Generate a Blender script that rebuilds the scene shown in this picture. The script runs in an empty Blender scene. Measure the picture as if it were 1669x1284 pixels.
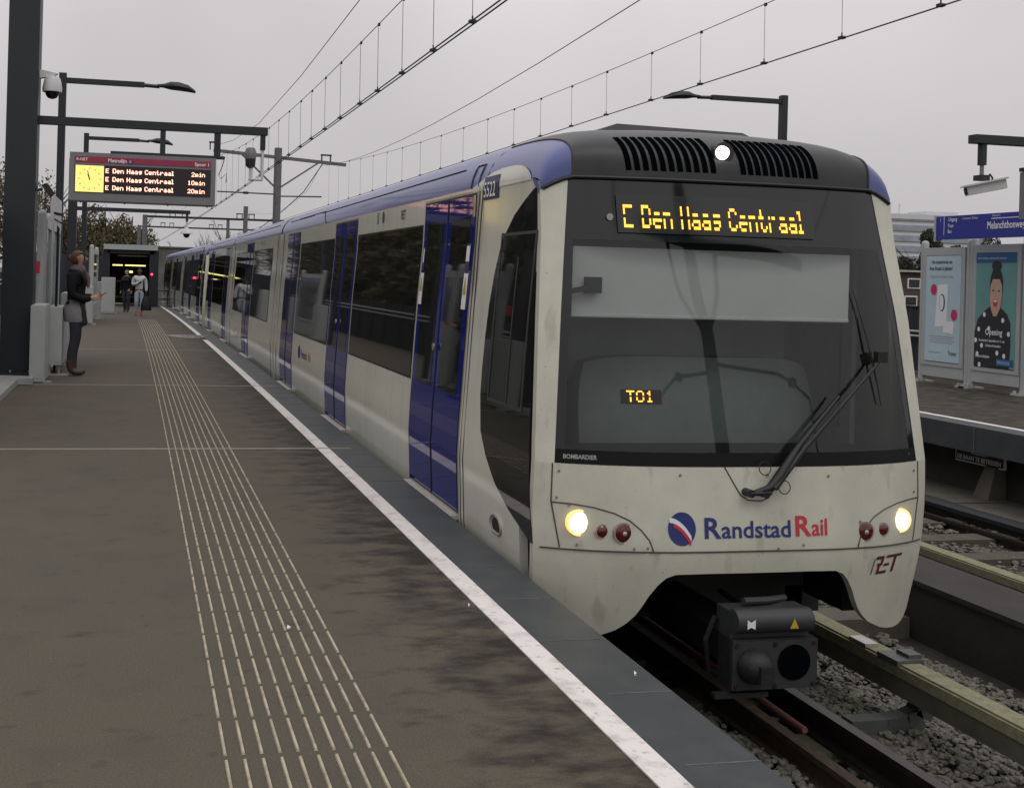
import bpy, bmesh, math, random
import numpy as np
from mathutils import Vector, Matrix
random.seed(7); RNG = np.random.default_rng(7)
SC = bpy.context.scene
COL = SC.collection

# ---------------------------------------------------------------- camera
CAMH, YAW, ROLL, FPX = 1.571, 0.188, 0.0282, 1762.0
W0, H0, PPX, PPY = 1669.0, 1284.0, 558.6, 447.0
cd = bpy.data.cameras.new('camera'); cam = bpy.data.objects.new('camera', cd); COL.objects.link(cam)
cd.sensor_width = 36; cd.lens = FPX / W0 * 36
cd.shift_x = (W0 / 2 - PPX) / W0; cd.shift_y = -(H0 / 2 - PPY) / W0
cd.clip_start = 0.05; cd.clip_end = 3000
R0 = Vector((math.cos(YAW), -math.sin(YAW), 0)); F0 = Vector((math.sin(YAW), math.cos(YAW), 0)); U0 = Vector((0, 0, 1))
rt = R0 * math.cos(ROLL) + U0 * math.sin(ROLL); up = U0 * math.cos(ROLL) - R0 * math.sin(ROLL)
M = Matrix((rt, up, -F0)).transposed().to_4x4(); M.translation = Vector((0, 0, CAMH)); cam.matrix_world = M
SC.camera = cam

# ---------------------------------------------------------------- world: overcast sky
wd = bpy.data.worlds.new('World'); SC.world = wd; wd.use_nodes = True
nt = wd.node_tree; nt.nodes.clear()
def N(t, **k):
    n = nt.nodes.new(t)
    for a, b in k.items(): setattr(n, a, b)
    return n
out = N('ShaderNodeOutputWorld'); bg = N('ShaderNodeBackground'); sky = N('ShaderNodeTexSky', sky_type='NISHITA')
sky.sun_disc = False; sky.sun_elevation = math.radians(50); sky.sun_rotation = math.radians(200); sky.altitude = 0
hs = N('ShaderNodeHueSaturation'); hs.inputs['Saturation'].default_value = 0.1
tc = N('ShaderNodeTexCoord'); sp = N('ShaderNodeSeparateXYZ'); rmp = N('ShaderNodeMapRange')
rmp.inputs[1].default_value = 0.0; rmp.inputs[2].default_value = 1.0; rmp.inputs[3].default_value = 5.0; rmp.inputs[4].default_value = 13.0
noi = N('ShaderNodeTexNoise'); noi.inputs['Scale'].default_value = 2.2; noi.inputs['Detail'].default_value = 3
nr = N('ShaderNodeMapRange'); nr.inputs[1].default_value = .3; nr.inputs[2].default_value = .7; nr.inputs[3].default_value = 0.87; nr.inputs[4].default_value = 1.12
cl = N('ShaderNodeMix', data_type='RGBA', blend_type='MULTIPLY'); cl.inputs[0].default_value = 1
mul = N('ShaderNodeMath', operation='MULTIPLY'); mx = N('ShaderNodeMix', data_type='RGBA'); mx.inputs[0].default_value = 0.93
cl.inputs[6].default_value = (1.0, 0.955, 0.98, 1)
L = nt.links.new
L(tc.outputs['Generated'], sp.inputs[0]); L(sp.outputs['Z'], rmp.inputs[0]); L(tc.outputs['Generated'], noi.inputs['Vector'])
L(noi.outputs['Fac'], nr.inputs[0]); L(rmp.outputs[0], mul.inputs[0]); L(nr.outputs[0], mul.inputs[1])
L(mul.outputs[0], cl.inputs[7]); L(sky.outputs[0], hs.inputs['Color']); L(hs.outputs[0], mx.inputs[6]); L(cl.outputs[2], mx.inputs[7])
L(mx.outputs[2], bg.inputs['Color']); bg.inputs['Strength'].default_value = 0.1; L(bg.outputs[0], out.inputs[0])
sl = bpy.data.lights.new('sun', 'SUN'); sl.energy = 0.5; sl.angle = math.radians(25); sl.color = (1, .96, .92)
so = bpy.data.objects.new('sun', sl); so.rotation_euler = (math.radians(38), 0, math.radians(20)); COL.objects.link(so)
SC.view_settings.view_transform = 'Standard'; SC.view_settings.look = 'None'; SC.view_settings.gamma = 1
SC.view_settings.exposure = 0.0
SC.cycles.max_bounces = 8; SC.cycles.transparent_max_bounces = 12

# ---------------------------------------------------------------- materials
def mat(name, col, rough=.6, metal=0., var=.12, scale=6., bump=0., bscale=40., spec=.5, coat=0., emit=None, estr=0., stretch=None, col2=None, thr=None):
    m = bpy.data.materials.new(name); m.use_nodes = True; t = m.node_tree; b = t.nodes['Principled BSDF']
    b.inputs['Roughness'].default_value = rough; b.inputs['Metallic'].default_value = metal
    b.inputs['Specular IOR Level'].default_value = spec; b.inputs['Coat Weight'].default_value = coat; b.inputs['Coat Roughness'].default_value = .08
    b.inputs['Base Color'].default_value = (*col, 1)
    if emit: b.inputs['Emission Color'].default_value = (*emit, 1); b.inputs['Emission Strength'].default_value = estr
    g = t.nodes.new('ShaderNodeNewGeometry'); vec = g.outputs['Position']
    if stretch:
        mp = t.nodes.new('ShaderNodeMapping'); mp.inputs['Scale'].default_value = stretch; t.links.new(vec, mp.inputs[0]); vec = mp.outputs[0]
    if var > 0:
        n = t.nodes.new('ShaderNodeTexNoise'); n.inputs['Scale'].default_value = scale; n.inputs['Detail'].default_value = 6; n.inputs['Roughness'].default_value = .65
        t.links.new(vec, n.inputs['Vector']); r = t.nodes.new('ShaderNodeMapRange')
        lo, hi = thr or (.3, .7); r.inputs[1].default_value = lo; r.inputs[2].default_value = hi
        t.links.new(n.outputs['Fac'], r.inputs[0]); x = t.nodes.new('ShaderNodeMix'); x.data_type = 'RGBA'
        c2 = col2 or tuple(c * (1 + var) for c in col); c1 = col if col2 else tuple(c * (1 - var) for c in col)
        x.inputs[6].default_value = (*c1, 1); x.inputs[7].default_value = (*c2, 1)
        t.links.new(r.outputs[0], x.inputs[0]); t.links.new(x.outputs[2], b.inputs['Base Color'])
    if bump > 0:
        n2 = t.nodes.new('ShaderNodeTexNoise'); n2.inputs['Scale'].default_value = bscale; n2.inputs['Detail'].default_value = 4
        t.links.new(vec, n2.inputs['Vector']); bp = t.nodes.new('ShaderNodeBump'); bp.inputs['Strength'].default_value = bump; bp.inputs['Distance'].default_value = .01
        t.links.new(n2.outputs['Fac'], bp.inputs['Height']); t.links.new(bp.outputs[0], b.inputs['Normal'])
    return m
def emis(name, col, s):
    return mat(name, tuple(c * .3 for c in col), .4, emit=col, estr=s, var=0)

def asphalt():
    m = mat('platform_asphalt', (.083, .077, .059), .85, spec=.2, var=.14, scale=1.0, col2=(.098, .085, .063), bump=.25, bscale=180)
    t = m.node_tree; b = t.nodes['Principled BSDF']; g = t.nodes.new('ShaderNodeNewGeometry'); s = t.nodes.new('ShaderNodeSeparateXYZ')
    t.links.new(g.outputs['Position'], s.inputs[0])
    # damp streaks that run across the platform in the metre beside the painted line
    mp = t.nodes.new('ShaderNodeMapping'); mp.inputs['Scale'].default_value = (2.0, 3.9, 1); t.links.new(g.outputs['Position'], mp.inputs[0])
    n = t.nodes.new('ShaderNodeTexNoise'); n.inputs['Scale'].default_value = 1.7; n.inputs['Detail'].default_value = 7; n.inputs['Roughness'].default_value = .62; n.inputs['Distortion'].default_value = .15; t.links.new(mp.outputs[0], n.inputs['Vector'])
    r = t.nodes.new('ShaderNodeMapRange'); r.inputs[1].default_value = .85; r.inputs[2].default_value = 1.6; r.inputs[3].default_value = -.2; r.inputs[4].default_value = .06; t.links.new(s.outputs['X'], r.inputs[0])
    a = t.nodes.new('ShaderNodeMath'); a.operation = 'ADD'; t.links.new(n.outputs['Fac'], a.inputs[0]); t.links.new(r.outputs[0], a.inputs[1])
    q = t.nodes.new('ShaderNodeMapRange'); q.inputs[1].default_value = .40; q.inputs[2].default_value = .62; q.inputs[4].default_value = .92; t.links.new(a.outputs[0], q.inputs[0])
    x = t.nodes.new('ShaderNodeMix'); x.data_type = 'RGBA'; src = b.inputs['Base Color'].links[0].from_socket
    t.links.new(src, x.inputs[6]); x.inputs[7].default_value = (.022, .018, .0145, 1); t.links.new(q.outputs[0], x.inputs[0])
    # fine aggregate speckle
    f = t.nodes.new('ShaderNodeTexNoise'); f.inputs['Scale'].default_value = 130; t.links.new(g.outputs['Position'], f.inputs['Vector'])
    fr = t.nodes.new('ShaderNodeMapRange'); fr.inputs[1].default_value = .3; fr.inputs[2].default_value = .7; fr.inputs[3].default_value = .8; fr.inputs[4].default_value = 1.2; t.links.new(f.outputs['Fac'], fr.inputs[0])
    y = t.nodes.new('ShaderNodeMix'); y.data_type = 'RGBA'; y.blend_type = 'MULTIPLY'; y.inputs[0].default_value = 1; t.links.new(x.outputs[2], y.inputs[6]); t.links.new(fr.outputs[0], y.inputs[7])
    # trodden stains, gum spots and grit
    def layer(prev, scale, lo, hi, col, amt):
        nn = t.nodes.new('ShaderNodeTexNoise'); nn.inputs['Scale'].default_value = scale; nn.inputs['Detail'].default_value = 3; t.links.new(g.outputs['Position'], nn.inputs['Vector'])
        rg = t.nodes.new('ShaderNodeMapRange'); rg.inputs[1].default_value = lo; rg.inputs[2].default_value = hi; rg.inputs[4].default_value = amt; t.links.new(nn.outputs['Fac'], rg.inputs[0])
        mm = t.nodes.new('ShaderNodeMix'); mm.data_type = 'RGBA'; t.links.new(rg.outputs[0], mm.inputs[0]); t.links.new(prev, mm.inputs[6]); mm.inputs[7].default_value = (*col, 1); return mm.outputs[2]
    o_ = layer(y.outputs[2], 2.6, .52, .7, (.06, .056, .046), .3); o_ = layer(o_, 9, .67, .71, (.045, .042, .036), .35); o_ = layer(o_, 42, .73, .76, (.2, .18, .15), .5)
    t.links.new(o_, b.inputs['Base Color'])
    rr = t.nodes.new('ShaderNodeMapRange'); rr.inputs[3].default_value = .85; rr.inputs[4].default_value = .7; t.links.new(q.outputs[0], rr.inputs[0]); t.links.new(rr.outputs[0], b.inputs['Roughness'])
    return m
MA = dict(
 asphalt=asphalt(),
 coping=mat('slate_coping', (.037, .045, .048), .55, var=.15, scale=3, bump=.15, bscale=90),
 joint=mat('pale_joint', (.1, .11, .11), .8, var=.3, scale=20),
 slab=mat('joint_strip', (.24, .22, .2), .7, var=.2, scale=8),
 white=mat('worn_white_paint', (.72, .69, .65), .6, var=.3, scale=7, col2=(.38, .36, .33), thr=(.5, .78), bump=.1),
 rib=mat('ivory_rib', (.42, .375, .27), .7, var=.35, scale=11, col2=(.2, .175, .12), thr=(.42, .72)),
 concrete=mat('weathered_concrete', (.095, .088, .07), .85, var=.35, scale=2.5, bump=.4, bscale=30),
 darkconc=mat('dark_concrete', (.03, .028, .024), .85, var=.3, scale=2, bump=.3),  # darker concrete tone for the trough and retaining wall
 sleeper=mat('sleeper_concrete', (.075, .07, .05), .85, var=.3, scale=5, bump=.4),
 ballast=mat('ballast_soil', (.03, .027, .022), .95, var=.4, scale=12, bump=.8, bscale=25),
 ground=mat('rough_grass', (.05, .06, .03), .95, var=.4, scale=.3),
 rail=mat('worn_rail_steel', (.07, .06, .055), .35, .8, var=.2),
 rust=mat('rusty_steel', (.055, .04, .026), .7, .3, var=.4, scale=18, bump=.3),
 redrod=mat('faded_red_plastic', (.2, .06, .06), .7, var=.5, scale=14, col2=(.1, .06, .055)),
 moss=mat('mossy_cover_board', (.15, .15, .075), .8, var=.4, scale=22, col2=(.25, .245, .16), bump=.5, bscale=60),
 coverside=mat('cover_side_board', (.09, .09, .065), .75, var=.3, scale=4),
 bracket=mat('grey_bracket', (.07, .075, .07), .5, var=.2),
 cream=mat('cream_train_paint', (.6, .6, .51), .16, var=.06, scale=1.5, coat=.4),
 creamf=mat('dusty_cream_front', (.52, .52, .43), .4, var=.1, scale=3.2, coat=.15),
 blue=mat('blue_door_paint', (.013, .018, .155), .035, var=.05, coat=.0),
 roof=mat('lavender_blue_roof', (.07, .09, .255), .35, var=.1, scale=.8, coat=.3),
 greycap=mat('charcoal_cowl', (.036, .039, .041), .42, var=.2, scale=4, spec=.35),
 black=mat('black_rubber', (.012, .012, .012), .5, var=.2),
 vent=mat('black_vent_slot', (.002, .003, .004), .9, var=0, spec=0.),
 glass=mat('tinted_side_glass', (.012, .013, .012), .03, var=0, spec=.5),
 seam=mat('panel_seam', (.05, .045, .04), .7, var=0),
 alu=mat('bare_aluminium', (.45, .44, .41), .4, .6, var=.15),
 step=mat('worn_step_plate', (.5, .48, .42), .5, .2, var=.3, scale=20),
 darksteel=mat('anthracite_painted_steel', (.009, .013, .017), .5, var=.12, scale=3),
 greysteel=mat('galvanised_mast_steel', (.14, .14, .145), .5, .4, var=.2, scale=5),
 lightgrey=mat('light_grey_coated_metal', (.36, .38, .38), .45, var=.08, scale=2),
 cabinet=mat('off_white_cabinet', (.36, .375, .365), .5, var=.08, scale=3),
 boardgrey=mat('board_housing_grey', (.17, .17, .175), .5, var=.08),
 magenta=mat('magenta_strip', (.3, .02, .06), .5, var=.05),
 bdark=mat('dark_display_pane', (.012, .005, .006), .2, var=0),
 clock=mat('lit_clock_face', (.7, .6, .2), .5, var=.1, scale=8, emit=(1, .68, .16), estr=.95),
 led=emis('display_led', (1, .5, .36), 2.6), ledy=emis('yellow_led', (1, .5, .035), 2.1),
 head=emis('headlight_bulb', (1, .8, .45), 7), head2=emis('roof_lamp', (1, .85, .75), 5), halo=mat('headlight_glow_ring', (.8, .6, .3), .3, emit=(1, .55, .15), estr=1.1, var=0),
 redl=mat('red_tail_lens', (.09, .008, .01), .15, var=0, coat=.5), redlit=emis('red_signal', (1, .03, .06), 8),
 ringm=mat('lamp_ring', (.3, .24, .22), .4, var=0),
 textblue=mat('logo_blue', (.02, .03, .15), .5, var=0), textred=mat('logo_red', (.5, .03, .05), .5, var=0), maroon=mat('maroon_lettering', (.1, .015, .02), .5, var=0),
 textw=mat('white_lettering', (.75, .75, .75), .5, var=0), textgrey=mat('grey_lettering', (.3, .3, .28), .5, var=0), textk=mat('dark_lettering', (.04, .045, .06), .6, var=0),
 navy=mat('navy_plate', (.02, .025, .08), .4, var=0),
 signblue=mat('station_sign_blue', (.02, .03, .26), .35, var=.05),
 skin=mat('skin', (.42, .24, .17), .55, var=.05), darkskin=mat('dark_skin', (.1, .05, .035), .55, var=.05), hairm=mat('auburn_hair', (.1, .045, .025), .6, var=.3, scale=60), hairk=mat('dark_hair', (.02, .012, .01), .7, var=.3),
 jacket=mat('black_jacket', (.007, .008, .01), .8, spec=.2, var=.3, scale=20, bump=.3), skirt=mat('grey_knit', (.2, .195, .2), .9, var=.2, scale=40, bump=.4), legging=mat('dark_denim', (.022, .024, .035), .8, var=.2, scale=30),
 boots=mat('brown_leather', (.05, .028, .016), .55, var=.3, scale=20), phone=mat('phone_black', (.01, .01, .01), .2, var=0), scarf=mat('patterned_scarf', (.12, .09, .085), .8, var=.6, scale=60),
 sweat=mat('grey_sweatshirt', (.5, .5, .52), .85, var=.15, scale=20), jeans=mat('pale_jeans', (.33, .37, .42), .85, var=.2, scale=20), redshoe=mat('red_shoes', (.5, .02, .04), .5, var=0), bag=mat('black_bag', (.01, .01, .012), .6, var=.2),
 leafd=mat('dark_evergreen_leaf', (.028, .036, .016), .8, var=.5, scale=1.3), leafb=mat('olive_brown_leaf', (.085, .072, .03), .8, var=.5, scale=.9), leafy=mat('haze_paled_leaf', (.12, .11, .06), .8, var=.4, scale=1.2),  # far leafy crowns are paled: distance haze put into the leaf colour
 bark=mat('grey_bark', (.06, .05, .04), .9, var=.3, scale=8, bump=.5), stone=mat('ballast_stone', (.13, .125, .1), .85, var=.5, scale=28, bump=.3),
 brick=mat('brown_brick', (.07, .05, .04), .9, var=.3, scale=6), rooft=mat('dark_roof_tile', (.05, .045, .04), .8, var=.3, scale=6),
 office=mat('pale_office_panel', (.55, .56, .58), .7, var=.08, scale=.1), officeg=mat('office_window_band', (.27, .3, .34), .3, var=.3, scale=.4),
 wallg=mat('grey_noise_wall', (.12, .12, .11), .85, var=.4, scale=1.2), fence=mat('dark_ribbed_fence', (.018, .02, .03), .6, var=.2), fluor=emis('fluorescent_tube', (1, .9, .25), 1.6),
 plate=mat('cable_black', (.02, .02, .02), .6, var=0), cctv=mat('cctv_white', (.55, .55, .53), .4, var=.08, scale=8), dome=mat('smoked_dome', (.01, .01, .012), .08, var=0),
 posterA=mat('pale_blue_poster', (.42, .55, .62), .4, var=.08, scale=1.5, coat=.5), posterB=mat('teal_poster', (.12, .3, .28), .4, var=.15, scale=1.2, coat=.5), posterblue=mat('poster_blue_band', (.02, .1, .25), .4, var=0),
 paper=mat('poster_white', (.7, .72, .74), .5, var=0), pskin=mat('poster_skin', (.5, .32, .24), .5, var=.1, scale=30), pblack=mat('poster_black', (.015, .015, .02), .5, var=0), pred=mat('poster_crimson', (.5, .02, .1), .5, var=0),
 cabgrey=mat('cab_lining_grey', (.3, .33, .32), .7, var=.06), seatm=mat('cab_seat_cover', (.17, .2, .185), .8, var=.1, scale=8), blind=mat('sun_blind', (.8, .8, .79), .8, var=.04, scale=3, bump=.1, bscale=200), cabdark=mat('cab_dark_lining', (.03, .035, .033), .6, var=.1),
 couplerm=mat('coupler_iron', (.016, .016, .016), .6, .2, var=.3, scale=25, bump=.3), yellow=mat('warning_yellow', (.5, .32, .03), .5, var=.1),
 kerbw=mat('pale_kerb_stone', (.3, .31, .3), .7, var=.2, scale=6), puddle=mat('puddle_water', (.2, .19, .18), .16, var=0), litter=mat('paper_scrap', (.75, .72, .68), .8, var=.1), twig=mat('bare_twig', (.075, .062, .05), .9, var=.2),
)
def glassmat():
    m = bpy.data.materials.new('windscreen_glass'); m.use_nodes = True; t = m.node_tree; t.nodes.clear()
    o = t.nodes.new('ShaderNodeOutputMaterial'); a = t.nodes.new('ShaderNodeBsdfTransparent'); g = t.nodes.new('ShaderNodeBsdfGlossy'); x = t.nodes.new('ShaderNodeMixShader'); f = t.nodes.new('ShaderNodeFresnel')
    a.inputs[0].default_value = (.83, .87, .855, 1); g.inputs['Roughness'].default_value = .02; f.inputs[0].default_value = 1.55
    t.links.new(f.outputs[0], x.inputs[0]); t.links.new(a.outputs[0], x.inputs[1]); t.links.new(g.outputs[0], x.inputs[2]); t.links.new(x.outputs[0], o.inputs[0]); return m
MA['ws'] = glassmat()
def grime(m, scale, lo, hi, col, amt, stretch=(1, 1, 1)):
    t = m.node_tree; b = t.nodes['Principled BSDF']; src = b.inputs['Base Color'].links[0].from_socket
    g = t.nodes.new('ShaderNodeNewGeometry'); mp = t.nodes.new('ShaderNodeMapping'); mp.inputs['Scale'].default_value = stretch; t.links.new(g.outputs['Position'], mp.inputs[0])
    nn = t.nodes.new('ShaderNodeTexNoise'); nn.inputs['Scale'].default_value = scale; nn.inputs['Detail'].default_value = 5; t.links.new(mp.outputs[0], nn.inputs['Vector'])
    rg = t.nodes.new('ShaderNodeMapRange'); rg.inputs[1].default_value = lo; rg.inputs[2].default_value = hi; rg.inputs[4].default_value = amt; t.links.new(nn.outputs['Fac'], rg.inputs[0])
    mm = t.nodes.new('ShaderNodeMix'); mm.data_type = 'RGBA'; t.links.new(rg.outputs[0], mm.inputs[0]); t.links.new(src, mm.inputs[6]); mm.inputs[7].default_value = (*col, 1); t.links.new(mm.outputs[2], b.inputs['Base Color'])
grime(MA['creamf'], 3, .5, .75, (.33, .31, .24), .22, (1.5, 1, .5)); grime(MA['creamf'], 55, .7, .74, (.12, .09, .06), .7); grime(MA['creamf'], 12, .62, .72, (.28, .25, .18), .4, (1, 1, .35))
grime(MA['cream'], 4, .5, .75, (.33, .32, .25), .22, (1, 2.5, .4)); grime(MA['coping'], 5, .5, .7, (.06, .065, .065), .6); grime(MA['coping'], 60, .7, .74, (.14, .14, .13), .6)
grime(MA['white'], 30, .6, .7, (.25, .23, .2), .6)

# ---------------------------------------------------------------- helpers
A2, B2 = .00026, -.00007
def warp(p):
    s = max(p[1] - 4, 0); return (p[0] - A2 * s * s, p[1], p[2] + B2 * s * s)
def gz(y): s = max(y - 4, 0); return B2 * s * s
def wx(y): s = max(y - 4, 0); return -A2 * s * s
def rootloc(o):
    v = Vector((0, 0, 0))
    while o: v = v + o.location; o = o.parent
    return v
def tag(o, label=None, cat=None, group=None, kind=None):
    if label: o['label'] = label
    if cat: o['category'] = cat
    if group: o['group'] = group
    if kind: o['kind'] = kind
    return o
def empty(name, loc, label, cat, group=None, rz=0):
    o = bpy.data.objects.new(name, None); COL.objects.link(o); o.location = loc; o.rotation_euler.z = rz; o.empty_display_size = .2
    return tag(o, label, cat, group)
class MB:
    def __init__(s, warped=False): s.v = []; s.f = []; s.mi = []; s.cur = 0; s.w = warped
    def add(s, vs, fs):
        b = len(s.v); s.v += [tuple(v) for v in vs]; s.f += [tuple(i + b for i in f) for f in fs]; s.mi += [s.cur] * len(fs); return s
    def box(s, x0, x1, y0, y1, z0, z1, ny=1):
        ys = np.linspace(y0, y1, ny + 1); vs = []; fs = []
        for y in ys: vs += [(x0, y, z0), (x1, y, z0), (x1, y, z1), (x0, y, z1)]
        for i in range(ny):
            a = 4 * i; b = a + 4
            for j in range(4): k = (j + 1) % 4; fs.append((a + j, a + k, b + k, b + j))
        fs.append((3, 2, 1, 0)); e = 4 * ny; fs.append((e, e + 1, e + 2, e + 3)); return s.add(vs, fs)
    def obox(s, c, ax, ay, az):
        c, ax, ay, az = map(Vector, (c, ax, ay, az)); vs = [c + ax * i + ay * j + az * k for k in (-1, 1) for j in (-1, 1) for i in (-1, 1)]
        return s.add(vs, [(0, 2, 3, 1), (4, 5, 7, 6), (0, 1, 5, 4), (2, 6, 7, 3), (0, 4, 6, 2), (1, 3, 7, 5)])
    def tube(s, pts, r, n=8, cap=True):
        pts = [Vector(p) for p in pts]; rs = r if isinstance(r, (list, tuple)) else [r] * len(pts); vs = []; fs = []; prev = None
        for i, p in enumerate(pts):
            d = (pts[min(i + 1, len(pts) - 1)] - pts[max(i - 1, 0)]).normalized()
            ref = prev if prev is not None else (Vector((0, 0, 1)) if abs(d.z) < .9 else Vector((1, 0, 0)))
            u = (ref - d * ref.dot(d)).normalized(); v = d.cross(u); prev = u
            for k in range(n): a = 2 * math.pi * k / n; vs.append(p + (u * math.cos(a) + v * math.sin(a)) * rs[i])
        for i in range(len(pts) - 1):
            for k in range(n): l = (k + 1) % n; fs.append((i * n + k, i * n + l, i * n + n + l, i * n + n + k))
        if cap: fs.append(tuple(range(n))[::-1]); fs.append(tuple(range((len(pts) - 1) * n, len(pts) * n)))
        return s.add(vs, fs)
    def beam(s, p, q, w, h):
        p, q = Vector(p), Vector(q); d = q - p; a = d.normalized(); u = a.cross(Vector((0, 0, 1)))
        if u.length < .01: u = Vector((1, 0, 0))
        u.normalize(); v = u.cross(a); return s.obox((p + q) / 2, d / 2, u * w / 2, v * h / 2)
    def lathe(s, c, prof, n=16, axis='z'):
        vs = []; fs = []
        for r, h in prof:
            for k in range(n):
                a = 2 * math.pi * k / n; x, y = r * math.cos(a), r * math.sin(a)
                p = (x, y, h) if axis == 'z' else ((x, h, y) if axis == 'y' else (h, x, y)); vs.append((c[0] + p[0], c[1] + p[1], c[2] + p[2]))
        for i in range(len(prof) - 1):
            for k in range(n): l = (k + 1) % n; fs.append((i * n + k, i * n + l, i * n + n + l, i * n + n + k))
        fs.append(tuple(range(n))[::-1]); fs.append(tuple(range((len(prof) - 1) * n, len(prof) * n))); return s.add(vs, fs)
    def grid(s, fn, us, vs_, thick=0.):
        nu, nv = len(us), len(vs_); P = [fn(u, v, 0.) for u in us for v in vs_]; fs = [(i * nv + j, (i + 1) * nv + j, (i + 1) * nv + j + 1, i * nv + j + 1) for i in range(nu - 1) for j in range(nv - 1)]
        if thick:
            b = len(P); P += [fn(u, v, -thick) for u in us for v in vs_]; fs += [tuple(x + b for x in f[::-1]) for f in fs]
            rim = [i * nv for i in range(nu)] + [(nu - 1) * nv + j for j in range(1, nv)] + [i * nv + nv - 1 for i in range(nu - 2, -1, -1)] + [j for j in range(nv - 2, 0, -1)]
            for i in range(len(rim)): a, c = rim[i], rim[(i + 1) % len(rim)]; fs.append((c, a, a + b, c + b))
        return s.add(P, fs)
    def build(s, name, m, parent=None, smooth=None, loc=None):
        ms = m if isinstance(m, (list, tuple)) else [m]
        off = rootloc(parent) if parent else Vector(loc or (0, 0, 0))
        V = [warp(v) for v in s.v] if s.w else s.v
        me = bpy.data.meshes.new(name); me.from_pydata([(v[0] - off.x, v[1] - off.y, v[2] - off.z) for v in V], [], s.f)
        for x in ms: me.materials.append(MA[x] if isinstance(x, str) else x)
        if len(ms) > 1: me.polygons.foreach_set('material_index', s.mi)
        bm = bmesh.new(); bm.from_mesh(me); bmesh.ops.recalc_face_normals(bm, faces=bm.faces); bm.to_mesh(me); bm.free()
        if smooth:
            me.polygons.foreach_set('use_smooth', [True] * len(me.polygons)); me.set_sharp_from_angle(angle=math.radians(smooth))
        me.update(); o = bpy.data.objects.new(name, me); COL.objects.link(o)
        if parent: o.parent = parent
        else: o.location = off
        return o
def children(o): return [c for c in list(COL.objects) if c.parent == o]
def copy_tree(o, parent=None):
    c = o.copy(); COL.objects.link(c); c.parent = parent
    for ch in children(o): copy_tree(ch, c)
    return c
def text_geo(txt, size, bold=0., align='LEFT', space=1., xs=1., res=3):
    cu = bpy.data.curves.new('t', 'FONT'); cu.body = txt; cu.size = size; cu.offset = bold; cu.align_x = align; cu.space_character = space; cu.resolution_u = res
    ob = bpy.data.objects.new('t', cu); COL.objects.link(ob); bpy.context.view_layer.update()
    me = bpy.data.meshes.new_from_object(ob); vs = [(v.co.x * xs, v.co.y) for v in me.vertices]; fs = [tuple(p.vertices) for p in me.polygons]
    bpy.data.objects.remove(ob); bpy.data.curves.remove(cu); bpy.data.meshes.remove(me); return vs, fs
def text(mb, txt, fn, size, **k):
    vs, fs = text_geo(txt, size, **k); return mb.add([fn(*v) for v in vs], fs)
FONT = {'E': '11111 10000 10000 11110 10000 10000 11111', 'D': '11110 10001 10001 10001 10001 10001 11110', 'e': '00000 00000 01110 10001 11111 10000 01110',
 'n': '00000 00000 11110 10001 10001 10001 10001', 'H': '10001 10001 10001 11111 10001 10001 10001', 'a': '00000 00000 01110 00001 01111 10001 01111', 'g': '00000 00000 01111 10001 01111 00001 01110',
 'C': '01110 10001 10000 10000 10000 10001 01110', 't': '01000 01000 11100 01000 01000 01001 00110', 'r': '00000 00000 10110 11001 10000 10000 10000', 'l': '11000 01000 01000 01000 01000 01000 11100',
 'T': '11111 00100 00100 00100 00100 00100 00100', '0': '01110 10001 10001 10001 10001 10001 01110', '1': '00100 01100 00100 00100 00100 00100 01110', '2': '01110 10001 00001 00010 00100 01000 11111', '7': '11111 00001 00010 00100 00100 00100 00100',
 'm': '00000 00000 11010 10101 10101 10101 10101', 'i': '00100 00000 01100 00100 00100 00100 01110', ' ': '00000 ' * 6 + '00000', '4': '00010 00110 01010 10010 11111 00010 00010'}
def leds(mb, txt, fn, px, x0=0., fill=.43, skip=None, pyy=None):
    x = x0; pyy = pyy or px
    for ch in txt:
        rows = FONT[ch].split(); wd_ = 5 if ch != ' ' else 3
        if ch in 'il': wd_ = 4
        for r in range(7):
            if skip and r in skip: continue
            for c in range(wd_):
                if rows[r][c] == '1':
                    u, v = x + c * px, (6 - r) * pyy; a = px * fill; b_ = pyy * fill; mb.add([fn(u - a, v - b_), fn(u + a, v - b_), fn(u + a, v + b_), fn(u - a, v + b_)], [(0, 1, 2, 3)])
        x += (wd_ + 1) * px
    return x

# ================================================================= SETTING
XE, XWL, XWR, XTL = 2.064, 1.642, 1.749, .324
ym = lambda a, b, n: n
g = MB(); g.box(-600, 900, -150, 1500, -3.2, -2.2); tag(g.build('ground', 'ground'), kind='structure')
# trackbed under both tracks
g = MB(True); g.box(2.35, 10.3, -3, 140, -1.6, -1.09, 60); tag(g.build('track_bed', 'ballast'), kind='structure')
p = MB(True); p.box(-4.6, XE, -3, 52.6, -.16, 0, 60); p.box(-4.6, 1.72, -3, 52.6, -1.3, -.162, 30)
plat = tag(p.build('platform', 'asphalt'), kind='structure')
c = MB(True); c.box(1.752, XE + .004, -3, 52.6, -.13, .0042, 60); tag(c.build('coping', 'coping', plat))
w = MB(True); w.box(XWL, XWR, -3, 9.55, .0005, .006, 20); w.box(XWL, XWR, 9.6, 14.85, .0005, .006, 12); w.box(XWL, XWR, 14.88, 25.0, .0005, .006, 20); w.box(XWL, XWR, 26.9, 52.4, .0005, .006, 20); w.build('painted_line', 'white', plat)
j = MB(True)
for k in range(-8, 70): 
    y = 3.64 + .2 + k * .6 * 1.0
    if y < 52: j.box(1.80, XE, y, y + .006, .0042, .0062)
j.build('coping_joint', 'joint', plat)
j = MB(True)
for y in (9.57, 14.86, 21.5, 32): j.box(-1.6, 1.95, y - .022, y + .022, .0005, .0065)
j.build('joint_strip', 'slab', plat)
r = MB(True)
y0 = 3.6386
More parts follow.
